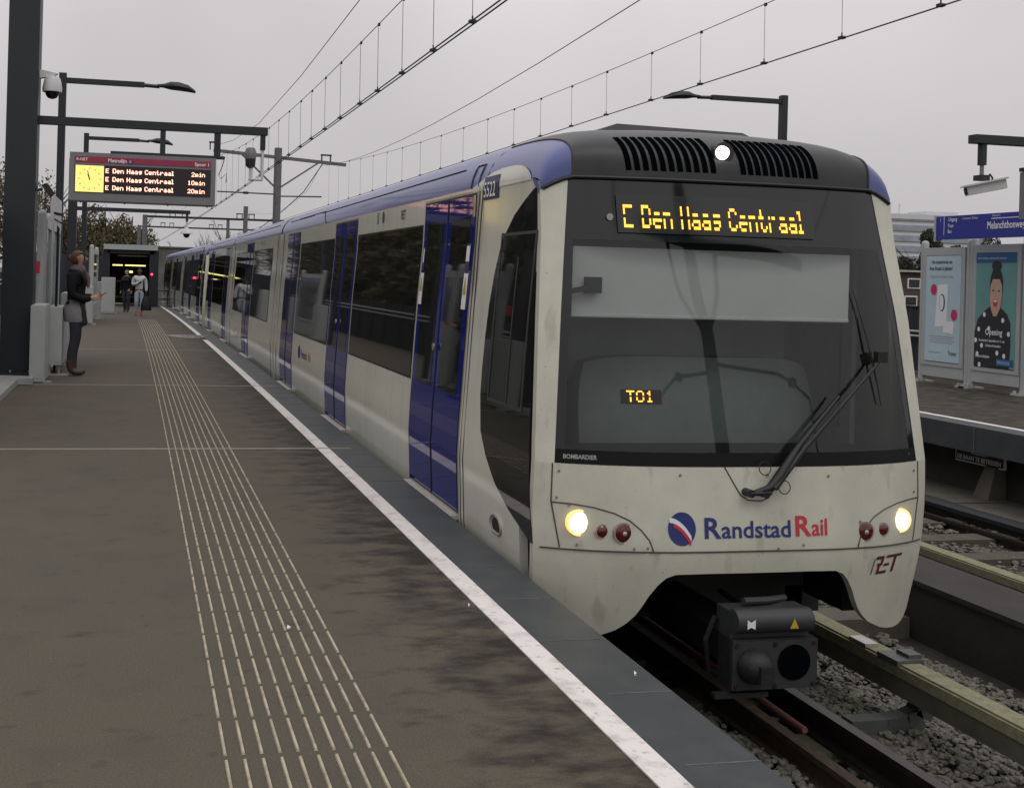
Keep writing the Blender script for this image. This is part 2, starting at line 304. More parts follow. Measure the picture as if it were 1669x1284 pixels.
for k in range(-9, 106):
    y = y0 + .3 * k
    if 9.5 < y + .15 < 9.66: continue
    for i in range(10):
        x = XTL + i * .06; dz = .0065
        r.add([(x - .006, y - .13, .0), (x + .006, y - .13, .0), (x + .006, y + .13, .0), (x - .006, y + .13, .0), (x - .004, y - .127, dz), (x + .004, y - .127, dz), (x + .004, y + .127, dz), (x - .004, y + .127, dz)],
              [(4, 5, 6, 7), (0, 1, 5, 4), (1, 2, 6, 5), (2, 3, 7, 6), (3, 0, 4, 7)])
r.build('guide_rib', 'rib', plat)
# litter, puddle
pd = MB(True); n = 26; vs = [(1.42 + (.42 + .1 * math.sin(3 * a)) * math.cos(a) * (1 if math.cos(a) > 0 else 1.2), 26.2 + .75 * math.sin(a), .009) for a in [2 * math.pi * k / n for k in range(n)]]
pd.add(vs, [tuple(range(n))]); tag(pd.build('puddle', 'puddle'), 'small rain puddle across the white line beside the train', 'puddle')  # pale water colour stands in for the bright reflection
for i, (x, y, s, lb) in enumerate(((.70, 4.72, .010, 'tiny white paper scrap on the ribbed guide strip'), (1.60, 4.95, .005, 'tiny white speck of litter near the white line'), (2.0, 4.02, .006, 'tiny white scrap on the dark coping in front of the train'))):
    b = MB(); b.add([(x - s, y - s, .008), (x + s, y - s * .6, .013), (x + s * .8, y + s, .01), (x - s * .5, y + s * .7, .02)], [(0, 1, 2, 3)]); b.add([(x - s, y - s, .0045), (x + s, y - s * .6, .0045), (x, y + s, .0045)], [(0, 1, 2)]); tag(b.build('litter_scrap', 'litter', loc=(x, y, 0)), lb, 'litter', 'paper scraps lying on the near platform')

# rails, guard rail, sleepers
def railprof(mb, x, zt, y0, y1, ny=60):
    for (hw, z0, z1) in ((.035, zt - .035, zt), (.009, zt - .13, zt - .035), (.07, zt - .15, zt - .13)): mb.box(x - hw, x + hw, y0, y1, z0, z1, ny)
TZ = -.87
for (x, zt, lb) in ((2.55, TZ, 'steel running rail beside the near platform wall under the train'), (3.97, TZ, 'steel running rail under the right side of the train'), (7.58, -.98, 'steel running rail of the far track, nearer to the train'), (9.02, -.98, 'steel running rail of the far track, beside the far platform')):
    m_ = MB(True); railprof(m_, x, zt, -3, 130); o = m_.build('rail', ['rail'], loc=(x, 0, 0)); tag(o, lb, 'rail', 'running rails')
m_ = MB(True); railprof(m_, 3.60, TZ - .02, -3, 60); tag(m_.build('guard_rail', 'rust', loc=(3.6, 0, 0)), 'brown rusty guard rail lying just inside the running rail', 'rail')
m_ = MB(True); m_.tube([(3.78, y, -.93) for y in np.linspace(5.5, 9, 6)], [.018, .026, .026, .026, .026, .026], 10); tag(m_.build('cable_duct', 'redrod', loc=(3.78, 5, -.93)), 'faded red plastic tube lying between the two rails', 'tube')
first = None
for k in range(0, 46):
    y = 3.3 + k * .75
    for side, (xa, xb) in enumerate(((2.35, 4.35), (7.2, 9.4))):
        if side == 1 and y < 6.5: continue
        if first is None:
            b = MB(); b.box(-1.0, 1.0, -.13, .13, -.12, 0); b.box(-1.02, 1.02, -.15, .15, -.3, -.12); first = b.build('sleeper', 'sleeper'); o = first
        else: o = first.copy(); COL.objects.link(o)
        o.location = ((xa + xb) / 2 + wx(y), y, -1.03 + gz(y)); tag(o, 'concrete sleeper crossing the near track' if side == 0 else 'concrete sleeper crossing the far track', 'sleeper', 'concrete sleepers under the near track' if side == 0 else 'concrete sleepers under the far track')
# ballast stones
def stones(regs, name, lb):
    ico = np.array([(0, 0, 1), (.89, 0, .45), (.28, .85, .45), (-.72, .53, .45), (-.72, -.53, .45), (.28, -.85, .45), (.72, .53, -.45), (-.28, .85, -.45), (-.89, 0, -.45), (-.28, -.85, -.45), (.72, -.53, -.45), (0, 0, -1)])
    F = np.array([(0, 1, 2), (0, 2, 3), (0, 3, 4), (0, 4, 5), (0, 5, 1), (1, 6, 2), (2, 7, 3), (3, 8, 4), (4, 9, 5), (5, 10, 1), (2, 6, 7), (3, 7, 8), (4, 8, 9), (5, 9, 10), (1, 10, 6), (6, 11, 7), (7, 11, 8), (8, 11, 9), (9, 11, 10), (10, 11, 6)])
    V = []; FF = []; n = 0
    for (x0, x1, ya, yb, z, num, sz) in regs:
        for i in range(num):
            x, y = RNG.uniform(x0, x1), RNG.uniform(ya, yb); s = sz * RNG.uniform(.55, 1.25); sc = s * np.array([RNG.uniform(.8, 1.4), RNG.uniform(.7, 1.1), RNG.uniform(.45, .8)])
            q = ico * RNG.uniform(.78, 1.15, (12, 1)) * sc; a = RNG.uniform(0, 6.28); t = RNG.uniform(-.6, .6)
            Rz = np.array([[math.cos(a), -math.sin(a), 0], [math.sin(a), math.cos(a), 0], [0, 0, 1]]); Rx = np.array([[1, 0, 0], [0, math.cos(t), -math.sin(t)], [0, math.sin(t), math.cos(t)]])
            zz = z + .05 * math.sin(x * 5 + y * 3) * .5 + RNG.uniform(-.012, .03) + gz(y)
            V.append(q @ Rx.T @ Rz.T + (x + wx(y), y, zz)); FF.append(F + n); n += 12
    V = np.concatenate(V); FF = np.concatenate(FF); me = bpy.data.meshes.new(name); me.from_pydata(V.tolist(), [], FF.tolist()); me.materials.append(MA['stone']); o = bpy.data.objects.new(name, me); COL.objects.link(o); tag(o, lb, 'gravel', kind='stuff')
stones([(4.05, 5.65, 3.2, 7.5, -1.06, 9500, .026), (4.05, 5.65, 7.5, 12, -1.06, 3500, .03), (2.2, 3.55, 3.2, 6.5, -1.06, 3600, .026), (3.65, 3.93, 3.2, 6, -1.07, 350, .02), (6.5, 7.5, 6, 16, -1.08, 4200, .03), (7.62, 9.4, 7, 20, -1.09, 6000, .032)], 'ballast_gravel', 'loose grey brown ballast stones between the rails')

# third rail with protective cover
def third(name, x, zt, lb, ybr, col='moss'):
    root = empty(name, (x, 0, 0), lb, 'third rail', 'covered conductor rails')
    m_ = MB(True); m_.box(x - .06, x + .07, 1, 120, zt - .028, zt, 60); m_.box(x - .075, x - .055, 1, 120, zt - .075, zt - .012, 60); m_.build('cover_board', col, root)
    m_ = MB(True); m_.box(x - .066, x - .048, 1, 120, zt - .19, zt - .072, 60); m_.box(x + .05, x + .066, 1, 120, zt - .19, zt - .03, 60); m_.build('cover_side', 'coverside', root)
    m_ = MB(True); m_.box(x - .035, x + .035, 1, 120, zt - .17, zt - .09, 60); m_.build('conductor', 'rail', root)
    for y in ybr:
        m_ = MB(True); pts = [(x - .42, y, -1.0), (x - .18, y, -1.0), (x - .04, y, -.985), (x + .05, y, -.95), (x + .085, y, -.88), (x + .07, y, zt - .1)]
        for a, b in zip(pts[:-1], pts[1:]): m_.beam(a, b, .10, .11)
        m_.box(x - .08, x + .10, y + .02, y + .2, zt - .02, zt + .018); m_.box(x + .02, x + .11, y + .05, y + .16, zt + .018, zt + .04)
        m_.build('bracket', 'bracket', root)
third('third_rail', 4.58, -.65, 'mossy green covered conductor rail beside the metro front', (5.66, 11.5, 16.5))
third('third_rail', 7.15, -.75, 'mossy pale green covered conductor rail beyond the concrete trough', (10, 15, 20))
m_ = MB(True); m_.box(4.51, 4.60, 5.98, 6.14, -.652, -.632); tag(m_.build('cover_clamp', 'alu', loc=(4.6, 6.8, -.65)), 'pale metal clamp plate on top of the near conductor rail cover', 'clamp')
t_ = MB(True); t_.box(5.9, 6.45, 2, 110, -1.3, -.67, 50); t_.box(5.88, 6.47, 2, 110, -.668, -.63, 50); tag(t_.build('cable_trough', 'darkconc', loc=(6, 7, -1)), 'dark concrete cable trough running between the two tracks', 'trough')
t_ = MB(); t_.box(4.7, 5.88, 7.3, 7.6, -1.2, -.93); tag(t_.build('concrete_beam', 'concrete', loc=(5, 7.2, -1)), 'wide concrete cross beam behind the conductor rail bracket', 'beam')

# far platform
p = MB(True); p.box(9.7, 15.2, -3, 60, -.16, 0, 40); p2 = tag(p.build('far_platform', 'asphalt'), kind='structure')
c = MB(True); c.box(9.66, 9.98, -3, 60, -.3, .004, 40); c.build('far_coping', 'coping', p2)
w = MB(True); w.box(9.99, 10.09, -3, 60, .0005, .006, 40); w.build('painted_line', 'white', p2)
j = MB(True)
for k in range(60): y = 2 + k * 1.0; j.box(9.654, 9.657, y, y + .012, -.29, .0)
j.build('coping_joint', 'joint', p2)
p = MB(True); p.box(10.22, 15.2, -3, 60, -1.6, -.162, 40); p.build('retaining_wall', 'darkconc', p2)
p = MB(True)
for k in range(34): y = -1 + k * 1.5; p.box(9.42, 10.22, y, y + 1.485, -1.6, -.88 + RNG.uniform(-.01, .01))
p.build('ledge', 'concrete', p2)
p = MB(True); p.tube([(9.33, y, -.93) for y in np.linspace(-3, 60, 40)], .07, 10); tag(p.build('cable_pipe', 'darksteel', loc=(9.3, 5, -.9)), 'dark pipe lying along the foot of the far platform', 'pipe')
b = MB(True); b.add([(9.95, 11.1, -.88), (10.2, 11.1, -.88), (10.2, 11.34, -.88), (9.95, 11.34, -.88), (10.06, 11.12, -.5), (10.2, 11.12, -.5), (10.2, 11.28, -.5), (10.06, 11.28, -.5)], [(0, 1, 5, 4), (1, 2, 6, 5), (2, 3, 7, 6), (3, 0, 4, 7), (4, 5, 6, 7)]); tag(b.build('concrete_buttress', 'concrete', loc=(10, 11.3, -.88)), 'wedge shaped concrete block under the track warning sign', 'block')
sg = empty('warning_sign', (10.12, 11.4, -.42), 'black sign with white Dutch lettering under the far platform edge', 'sign')
b = MB(True); b.box(10.1, 10.13, 11.03, 11.8, -.515, -.32); b.build('backing_plate', 'textw', sg)
b = MB(True); b.box(10.094, 10.11, 11.045, 11.785, -.5, -.335); b.build('sign_face', 'pblack', sg)
b = MB(True); text(b, 'VERBODEN', lambda u, v: (10.09, 11.55 - u, -.40 + v), .06, xs=.9, bold=.001); text(b, 'DE BAAN TE BETREDEN', lambda u, v: (10.09, 11.76 - u, -.482 + v), .075, xs=.86, bold=.002); b.build('lettering', 'textw', sg)

# ================================================================= TRAIN
CX = 3.30
SZ = [-.4, 0, .4, .62, 1.4, 1.85, 2.17, 2.235, 2.305, 2.375, 2.44, 2.485, 2.535]; SH = [1.13, 1.17, 1.19, 1.183, 1.14, 1.104, 1.10, 1.088, 1.06, 1.0, .9, .77, 0]
def hwS(z): return float(np.interp(z, SZ, SH))
def yc(z): return float(np.interp(z, [-.35, .15, .6, 1.4, 2.15], [5.30, 5.22, 5.27, 5.43, 5.62]))
def DD(z): return float(np.interp(z, [-.3, .15, .6, 2.15], [.26, .26, .21, .125]))
def nose(x, z, off=0., d=0.):
    h = hwS(z); s = min(abs(x) / h, 1.02); return (CX + x, yc(z) + DD(z) * s ** 3 - off, z)
def ycorner(z): z = min(z, 2.15); return yc(z) + DD(z)
def sideL(y, z, off=0.): return (CX - hwS(z) - off, y, z)
ROOF = [(1.10, 2.17), (1.088, 2.235), (1.06, 2.305), (1.0, 2.375), (.9, 2.44), (.77, 2.485), (.6, 2.51), (.3, 2.53), (0, 2.535)]
def roofpt(s):  # s -1..1
    a = abs(s) * (len(ROOF) - 1); a = len(ROOF) - 1 - a; i = min(int(a), len(ROOF) - 2); t = a - i
    x = ROOF[i][0] * (1 - t) + ROOF[i + 1][0] * t; z = ROOF[i][1] * (1 - t) + ROOF[i + 1][1] * t
    return (x if s > 0 else -x), z
def train(label, group, ylen_scale=1.0, full=True):
    T = empty('metro_train', (CX, 5.25, 0), label, 'train', group)
    Y1 = 31.0
    # body shell, both sides, in three articulated sections
    secs = [(None, 16.35), (16.5, 23.95), (24.1, Y1)]
    zs = [-.32, -.15, 0, .2, .36, .4, .44, .62, 1.0, 1.4, 1.8, 2.07, 2.1, 2.125, 2.15, 2.17]
    for si, (ya, yb) in enumerate(secs):
        b = MB(True)
        for sg_ in (1, -1):
            def fn(t, z, off):
                a = max(ycorner(z), float(np.interp(z, [2.07, 2.08, 2.125, 2.155, 2.17], [5.7, 5.745, 5.76, 5.9, 6.1]))) if ya is None else ya
                y = a + (yb - a) * t; return (CX - sg_ * (hwS(z) + off), y, z)
            b.grid(fn, list(np.linspace(0, 1, 14)), zs, .05)
        o = b.build('side_body', 'cream', T, smooth=12)
        b = MB(True); ra = 6.69 if ya is None else ya
        b.grid(lambda y, s, off: (CX + roofpt(s)[0], y, roofpt(s)[1] + off), list(np.linspace(ra, yb, 12)), list(np.linspace(-1, 1, 33)), .04); ro_ = b.build('roof', 'roof', T, smooth=40)
        # roof hatch seams
        sb = MB(True)
        def rl(pts): 
            for (y1, s1), (y2, s2) in zip(pts[:-1], pts[1:]):
                P = [roofpt(s1 + (s2 - s1) * k / 6) for k in range(7)]; sb.tube([(CX + P[k][0] * 1.003, y1 + (y2 - y1) * k / 6, P[k][1] + .003) for k in range(7)], .005, 5)
        L0 = ra + .05 if si else 6.95
        for k, (p_, q_) in enumerate(((L0 + .35, L0 + 6.2), (L0 + 6.8, yb - .5)) if yb - ra > 9 else ((L0 + .4, yb - .4),)):
            rl([(p_, -.72), (q_, -.72)])
        if si == 0: rl([(6.84, -1), (6.84, -.72), (7.0, -.72), (7.0, -1)]); rl([(12.6, -1), (12.95, -.7), (15.0, -.7)])
        sb.build('hatch_seam', 'seam', ro_)
    # bellows between sections
    for ya in (16.35, 23.95):
        b = MB(True)
        prof = [(-1.1, -.3), (-1.13, .4), (-1.05, 2.14), (-.74, 2.44), (0, 2.5), (.74, 2.44), (1.05, 2.14), (1.13, .4), (1.1, -.3)]
        b.grid(lambda t, k, off: (CX + prof[k][0] * (1 + off), ya - .02 + .19 * t, prof[k][1]), [0, 1], range(9), .0); b.build('bellows', 'black', T)
    # end wall and underframe
    b = MB(True); b.box(CX - 1.08, CX + 1.08, Y1 - .06, Y1 - .01, -.3, 2.2); b.box(CX - .8, CX + .8, Y1 - .06, Y1 - .01, 2.2, 2.45); b.build('end_wall', 'greycap', T)
    b = MB(True); b.box(CX - 1.0, CX + 1.0, 6.6, Y1, -.55, -.35, 20); b.box(CX - .85, CX + .85, 9.5, 12.5, -.85, -.56); b.box(CX - .85, CX + .85, 18.5, 22, -.85, -.56); b.box(CX - 1.1, CX + 1.1, 6.3, 6.6, -.52, .25); b.box(CX - 1.08, CX - .75, 5.62, 6.0, -.3, .25); b.box(CX + .78, CX + 1.1, 5.62, 6.0, -.3, .25); b.box(CX - 1.0, CX + 1.0, 5.5, 6.1, .07, .3); b.build('underframe_with_blockers', 'black', T)  # includes added black boxes that block light behind the coupler
    for yb in (7.6, 15.6, 24.5, 29.2):
        b = MB(True)
        for dy in (-.9, .9):
            for sx_ in (-.75, .67): b.lathe((CX + sx_ - .06, yb + dy, TZ + .4), [(.37, 0), (.4, .02), (.4, .1), (.42, .14), (.3, .15)], 20, 'x')
            b.tube([(CX - .7, yb + dy, TZ + .4), (CX + .7, yb + dy, TZ + .4)], .07)
        b.box(CX - .98, CX - .86, yb - 1.3, yb + 1.3, TZ + .3, TZ + .52); b.box(CX + .86, CX + .98, yb - 1.3, yb + 1.3, TZ + .3, TZ + .52); b.box(CX - .7, CX + .7, yb - .3, yb + .3, TZ + .3, TZ + .6)
        b.build('bogie', 'couplerm', T)
    # doors, windows
    def spanel(mb, y0, y1, z0, z1, off, th=.02, sgn=1, mid=None):
        zz = sorted(set([z0, z1] + [z for z in zs if z0 < z < z1])); mb.grid(lambda y, z, o: (CX - sgn * (hwS(z) + off + o), y, z), list(np.linspace(y0, y1, 5)), zz, th)
    doors = [(6.87, 8.12), (10.74, 11.9), (14.5, 15.66), (20.0, 21.16), (24.75, 25.75), (28.95, 29.95)]
    wins = [(8.19, 10.68), (11.96, 14.42), (17.35, 19.92), (21.22, 23.2), (25.85, 28.85), (30.05, 30.75)]
    for sg_ in (1, -1):
        for di, (ya, yb) in enumerate(doors):
            b = MB(True); spanel(b, ya - .035, yb + .035, .0, 2.15, .003, sgn=sg_); d0 = b.build('door', 'alu', T)
            ymid = (ya + yb) / 2
            b = MB(True); spanel(b, ya - .014, yb + .014, .016, 2.134, .005, .004, sg_); b.build('door_rubber', 'black', d0)
            for (a, c_) in ((ya, ymid - .008), (ymid + .008, yb)):
                b = MB(True); spanel(b, a, c_, .03, 2.12, .007, sgn=sg_); b.build('leaf', 'blue', d0)
                b = MB(True); spanel(b, a + .09, c_ - .09, .78, 1.98, .0095, .006, sg_); b.build('pane', 'glass', d0)
            b = MB(True); spanel(b, ymid - .008, ymid + .008, .03, 2.12, .012, sgn=sg_); b.build('seal', 'black', d0)
            if sg_ == 1:
                b = MB(True); b.box(CX - 1.27, CX - 1.15, ya + .0, yb + .02, -.03, .0); b.build('step', 'step', d0)
            if di < 2:
                b = MB(True); x_ = CX - sg_ * (hwS(1.05) + .014)
                b.lathe((x_ - (.02 if sg_ > 0 else 0), ymid + .02, 1.07), [(.026, 0), (.026, .008), (.018, .012)], 14, 'x'); b.build('push_button', 'alu', d0)
        for wi, (ya, yb) in enumerate(wins):
            b = MB(True); spanel(b, ya, yb, .775, 1.975, .004, .02, sg_); w_ = b.build('window', 'black', T)
            b = MB(True); spanel(b, ya + .012, yb - .012, .79, 1.962, .0065, .006, sg_); b.build('pane', 'glass', w_)
    # stickers on the first door
    for (yy, lb) in ((8.085, 'a'), (6.9, 'b')):
        b = MB(True); spanel(b, yy - .03 if yy > 8 else yy, yy + .0 if yy > 8 else yy + .09, 1.62, 1.80, .0125, .002); st = b.build('sticker', 'navy', T)
        b = MB(True); spanel(b, yy - .025 if yy > 8 else yy + .008, yy - .003 if yy > 8 else yy + .08, 1.68, 1.785, .015, .001); b.build('pictogram', 'textw', st)
        b = MB(True); spanel(b, yy - .06 if yy > 8 else yy, yy + .02 if yy > 8 else yy + .09, 1.36, 1.60, .0125, .002); st = b.build('sticker', 'textw', T)
        b = MB(True); yq = yy - .02 if yy > 8 else yy + .045; b.add([sideL(yq + .03, 1.46, .016), sideL(yq - .03, 1.46, .016), sideL(yq, 1.58, .016)], [(0, 1, 2)]); b.build('pictogram', 'yellow', st)
    # front lower shell with the coupler opening
    bx = [0, .3, .47, .52, .56, .60, .63, .66, .70, .75, .80, .87, .93, 1.0, 1.06, 1.10, 1.13, 1.15]; bz = [.045, .045, .04, .02, -.02, -.08, -.14, -.19, -.235, -.275, -.30, -.33, -.345, -.355, -.352, -.34, -.315, -.27]
    def zb(x): return float(np.interp(abs(x), bx, bz))
    xs = sorted(set([-x for x in bx] + bx + [-.9, .9, .35, -.35, .2, -.2, .1, -.1])); ts = [0, .12, .25, .4, .55, .7, .85, 1.0]
    b = MB(True)
    def fs_(x, t, off):
        z0 = zb(x); z = z0 + (.6 - z0) * t; f = x / 1.15 * (hwS(z) if abs(x) > 1.0 else 1.15) if abs(x) >= 1.0 else x
        if abs(x) >= 1.0: q = (abs(x) - 1.0) / .15; f = math.copysign(1.0 + q * (hwS(z) - 1.0), x)
        return nose(f, z, off)
    b.grid(fs_, xs, ts, .05); sh = b.build('front_shell', 'creamf', T, smooth=35)
    # corner pillars
    def wse(z): return float(np.interp(z, [.55, 1.4, 2.15], [1.095, 1.03, .95]))
    for sg_ in (1, -1):
        b = MB(True)
        def pil(t, w, off): z = .6 + (1.54 - .07 * t ** 1.4) * w; return nose(sg_ * (wse(z) + (hwS(z) - wse(z)) * t), z, off)
        b.grid(pil, list(np.linspace(0, 1, 7)), list(np.linspace(0, 1, 14)), .05); b.build('corner_pillar', 'creamf', T, smooth=35)
    # windscreen: dark ceramic border + clear pane
    def wsn(u, z, off=0.): return nose(u * wse(z), z, off - .004)
    zi0, zi1 = .675, 1.80
    b = MB(True)
    ul = list(np.linspace(-1, 1, 25)); ui = .955
    b.grid(wsn, ul, list(np.linspace(zi1, 2.145, 4)), .006)
    b.grid(wsn, list(np.linspace(-1, -ui, 3)), list(np.linspace(zi0, zi1, 8)), .006); b.grid(wsn, list(np.linspace(ui, 1, 3)), list(np.linspace(zi0, zi1, 8)), .006)
    wb = b.build('windscreen', mat_border, T, smooth=30)
    b = MB(True); b.grid(wsn, ul, list(np.linspace(.605, zi0, 3)), .006); b.build('lower_border', 'lowb', wb)
    b = MB(True); b.grid(lambda u, z, o: wsn(u, z, -.001), list(np.linspace(-ui, ui, 22)), list(np.linspace(zi0, zi1, 12))); b.build('glass_pane', 'ws', wb, smooth=40)
    # black cab surround line above the windscreen
    b = MB(True); b.tube([nose(x, 2.152 - .075 * max(0, (abs(x) / 1.1 - .84) / .16) ** 1.4, .004) for x in np.linspace(-1.09, 1.09, 40)], .012, 8); b.build('top_seal', 'black', T)
    # roof cap: grey middle, blue shoulders
    By = 6.7
    def dip(a): return .075 * max(0, (a - .84) / .16) ** 1.4
    def cap(s, t, off=0.):
        s_ = s; zF = 2.15 - dip(abs(s)); xF = s_ * hwS(zF)
        # map s to roof profile by x
        xs_ = [-p[0] for p in ROOF] + [p[0] for p in ROOF[::-1][1:]]; zs_ = [p[1] for p in ROOF] + [p[1] for p in ROOF[::-1][1:]]
        xB = s_ * 1.10; zB = float(np.interp(xB, xs_, zs_)); F = nose(xF, zF)
        a = t * math.pi / 2; k = math.sin(a) ** .8; q = max(0, 1 - math.cos(a)) ** (1.3 + .8 * abs(s) ** 3)
        n_ = (1 - .5 * k); return (CX + xF + (xB - xF) * k, F[1] - off * n_ + (By - F[1]) * q, zF + (zB - zF) * k + off * .8)
    tt = list(np.linspace(0, 1, 18))
    b = MB(True); b.grid(cap, list(np.linspace(-.84, .84, 30)), tt, .0); cp = b.build('front_cowl', 'greycap', T, smooth=50)
    for sg_ in (1, -1):
        b = MB(True); b.grid(cap, [sg_ * x for x in (.84, .88, .92, .95, .975, 1.0)], tt, .0); b.build('roof_shoulder', 'roof', T, smooth=60)
    for s_ in (-.842, .842): b = MB(True); b.tube([cap(s_, t, .002) for t in tt], .006, 6); b.build('cowl_seam', 'seam', cp)
    for side in (-1, 1):
        for k in range(11):
            x0 = (-.615 + k * .0505) if side < 0 else (.075 + k * .0465); b = MB(True)
            tl = .015 * (1 if side < 0 else 1)
            b.grid(lambda u, t, off: cap((x0 - .035 * (t - .05) / .37 + u) / 1.1, t, .004 + off), [-.0155, -.010, .010, .0155], [.05, .058, .1, .15, .2, .25, .3, .34, .38, .415, .425], .003); b.build('vent_slot', 'vent', cp)
    c_ = Vector(cap(-.04, .235, .0)); b = MB(True); b.lathe((c_.x, c_.y - .02, c_.z), [(.062, 0), (.066, .1)], 20, 'y'); b.build('lamp_recess', 'black', cp)
    b = MB(True); b.lathe((c_.x - .012, c_.y - .055, c_.z + .0), [(.012, 0), (.03, .006), (.04, .03), (.04, .08)], 18, 'y'); b.build('roof_lamp', 'head2', cp)
    # low black fairing on the roof
    b = MB(True); b.add([(CX - .62, 6.25, 2.47), (CX + .62, 6.25, 2.46), (CX + .48, 6.32, 2.545), (CX - .38, 6.32, 2.56), (CX - .62, 6.9, 2.49), (CX + .62, 6.9, 2.48), (CX + .48, 6.85, 2.545), (CX - .38, 6.85, 2.56)], [(0, 1, 2, 3), (3, 2, 6, 7), (0, 3, 7, 4), (1, 5, 6, 2), (4, 7, 6, 5)]); b.build('roof_fairing', 'black', T)
    # panel seams, light panels
    sm = MB(True)
    def line(pts, off=.001, r=.004): sm.tube([nose(x, z, off) for x, z in pts], r, 5)
    line([(x, .165 - .012 * abs(x) ** 2 + .0) for x in np.linspace(-1.15, 1.15, 30)])
    for sg_ in (1, -1):
        line([(sg_ * 1.10, .6), (sg_ * 1.105, .4), (sg_ * 1.06, .16)])
        line([(sg_ * x, z) for x, z in ((1.105, .395), (1.0, .392), (.9, .38), (.8, .355), (.72, .32), (.66, .27), (.62, .22), (.60, .165))], r=.0035)
    line([(-.20, .605), (-.15, .52), (-.11, .455), (-.07, .43), (.01, .425), (.05, .44), (.09, .49), (.16, .6)], r=.0035)
    sm.build('panel_seam', 'seam', sh)
    for (x, z) in ((-1.08, .42), (-1.07, .56), (-.45, .56), (-.7, .175), (.1, .175), (.42, .55), (1.06, .55), (1.06, .43), (-.98, .18), (-.63, .18), (.05, .56), (.62, .3), (.25, .19), (-1.02, .385)): q = nose(x, z, .002); b = MB(True); b.lathe(q, [(.008, -.002), (.006, .0)], 8, 'y'); b.build('screw', 'screwm', sh)
    # headlamps and tail lamps
    for (x, z, r_, kind) in ((-.968, .295, .064, 'h'), (-.858, .258, .033, 'r'), (-.752, .254, .05, 'R'), (.652, .245, .05, 'R'), (.785, .248, .033, 'r'), (.935, .283, .062, 'h')):
        q = nose(x, z, .0); nm = 'headlight' if kind == 'h' else 'tail_light'
        b = MB(True); b.lathe((q[0], q[1] - .004, q[2]), [(r_ + .006, .0), (r_ + .006, .03)], 22, 'y'); l_ = b.build(nm, 'ringm' if kind != 'h' else 'halo', T, smooth=40)  # headlight ring is emissive, standing in for the lamp's glow
        b = MB(True)
        if kind == 'h': b.lathe((q[0], q[1] - .012, q[2]), [(.004, -.008), (.024, -.006), (.045, 0), (r_ * .95, .012)], 22, 'y'); b.build('lens', 'head', l_, smooth=60)
        else:
            b.lathe((q[0], q[1] - .012, q[2]), [(.004, -.004), (r_ * .6, -.001), (r_, .009)], 22, 'y'); b.build('lens', 'redl', l_, smooth=60)
            if kind == 'R': b = MB(True); b.lathe((q[0], q[1] - .019, q[2]), [(.003, -.002), (.013, .002)], 12, 'y'); b.build('bulb', 'alu', l_)
    if full:
        # logo and lettering
        qx, qz = -.447, .283
        b = MB(True); n = 30; b.add([nose(qx + .076 * math.cos(2 * math.pi * k / n), qz + .087 * math.sin(2 * math.pi * k / n), .0025) for k in range(n)], [tuple(range(n))]); lg = b.build('logo', 'textblue', T)
        b = MB(True); cv = [(-.068 + .118 * k / 10, .045 - .01 * k / 10 - .085 * (k / 10) ** 2.2) for k in range(11)]
        vs = [nose(qx + x, qz + z + .013, .0045) for x, z in cv] + [nose(qx + x, qz + z - .013, .0045) for x, z in cv]; b.add(vs, [(i, i + 1, i + 12, i + 11) for i in range(10)]); b.build('logo_swoosh', 'paper', lg)
        b = MB(True); vs = [nose(qx + x, qz + z - .014, .005) for x, z in cv[2:]] + [nose(qx + x - .004, qz + z - .03 - .001 * i, .005) for i, (x, z) in enumerate(cv[2:])]; b.add(vs, [(i, i + 1, i + 10, i + 9) for i in range(8)]); b.build('logo_stripe', 'textred', lg)
        b = MB(True); text(b, 'R', lambda u, v: nose(-.332 + u, .236 + v, .0035), .15, xs=1.08, bold=.003); text(b, 'andstad', lambda u, v: nose(-.228 + u, .236 + v, .0035), .125, xs=1.06, bold=.0018); b.build('lettering', 'textblue', T)
        b = MB(True); text(b, 'R', lambda u, v: nose(.197 + u, .240 + v, .0035), .15, xs=1.08, bold=.003); text(b, 'ail', lambda u, v: nose(.303 + u, .240 + v, .0035), .125, xs=.95, bold=.0018); b.build('lettering', 'textred', T)
        b = MB(True)
        def bar(x0, x1, z0, z1, sk=.25):
            f = lambda x, z: nose(x + sk * (z - .02), z, .0035); b.add([f(x0, z0), f(x1, z0), f(x1, z1), f(x0, z1)], [(0, 1, 2, 3)])
        X = .73
        bar(X + .0, X + .06, .082, .1); bar(X + .045, X + .062, .055, .1); bar(X + .02, X + .06, .045, .06); bar(X + .03, X + .046, .0, .05); bar(X + .03, X + .11, -.002, .014); bar(X - .012, X - .006, -.0, .09)
        bar(X + .075, X + .12, .04, .054); bar(X + .08, X + .215, .085, .1); bar(X + .15, X + .17, .0, .085); b.build('lettering', 'maroon', T)
        b = MB(True); text(b, 'BOMBARDIER', lambda u, v: wsn((-1.05 + u) / 1.09, .628 + v, .002), .032, xs=.85, bold=.0008); b.box(CX + .93, CX + 1.03, 5.42, 5.425, .63, .648); b.build('lettering', 'textgrey', T)
        # side number plate and side lettering
        b = MB(True); spanel(b, 6.42, 6.71, 2.075, 2.222, .008, .002); pl = b.build('number_plate', 'navy', T)
        b = MB(True); text(b, '5522', lambda u, v: sideL(6.70 - u, 2.092 + v, .0115), .135, xs=.86, bold=.0015); b.build('number', 'textw', pl)
        b = MB(True); text(b, 'RET', lambda u, v: sideL(8.93 - u, 2.05 + v, .004), .11, xs=.8, bold=.0015); text(b, 'RET', lambda u, v: sideL(18.6 - u, 2.05 + v, .004), .11, xs=.8, bold=.0015); b.build('lettering', 'textk', T)
        b = MB(True)
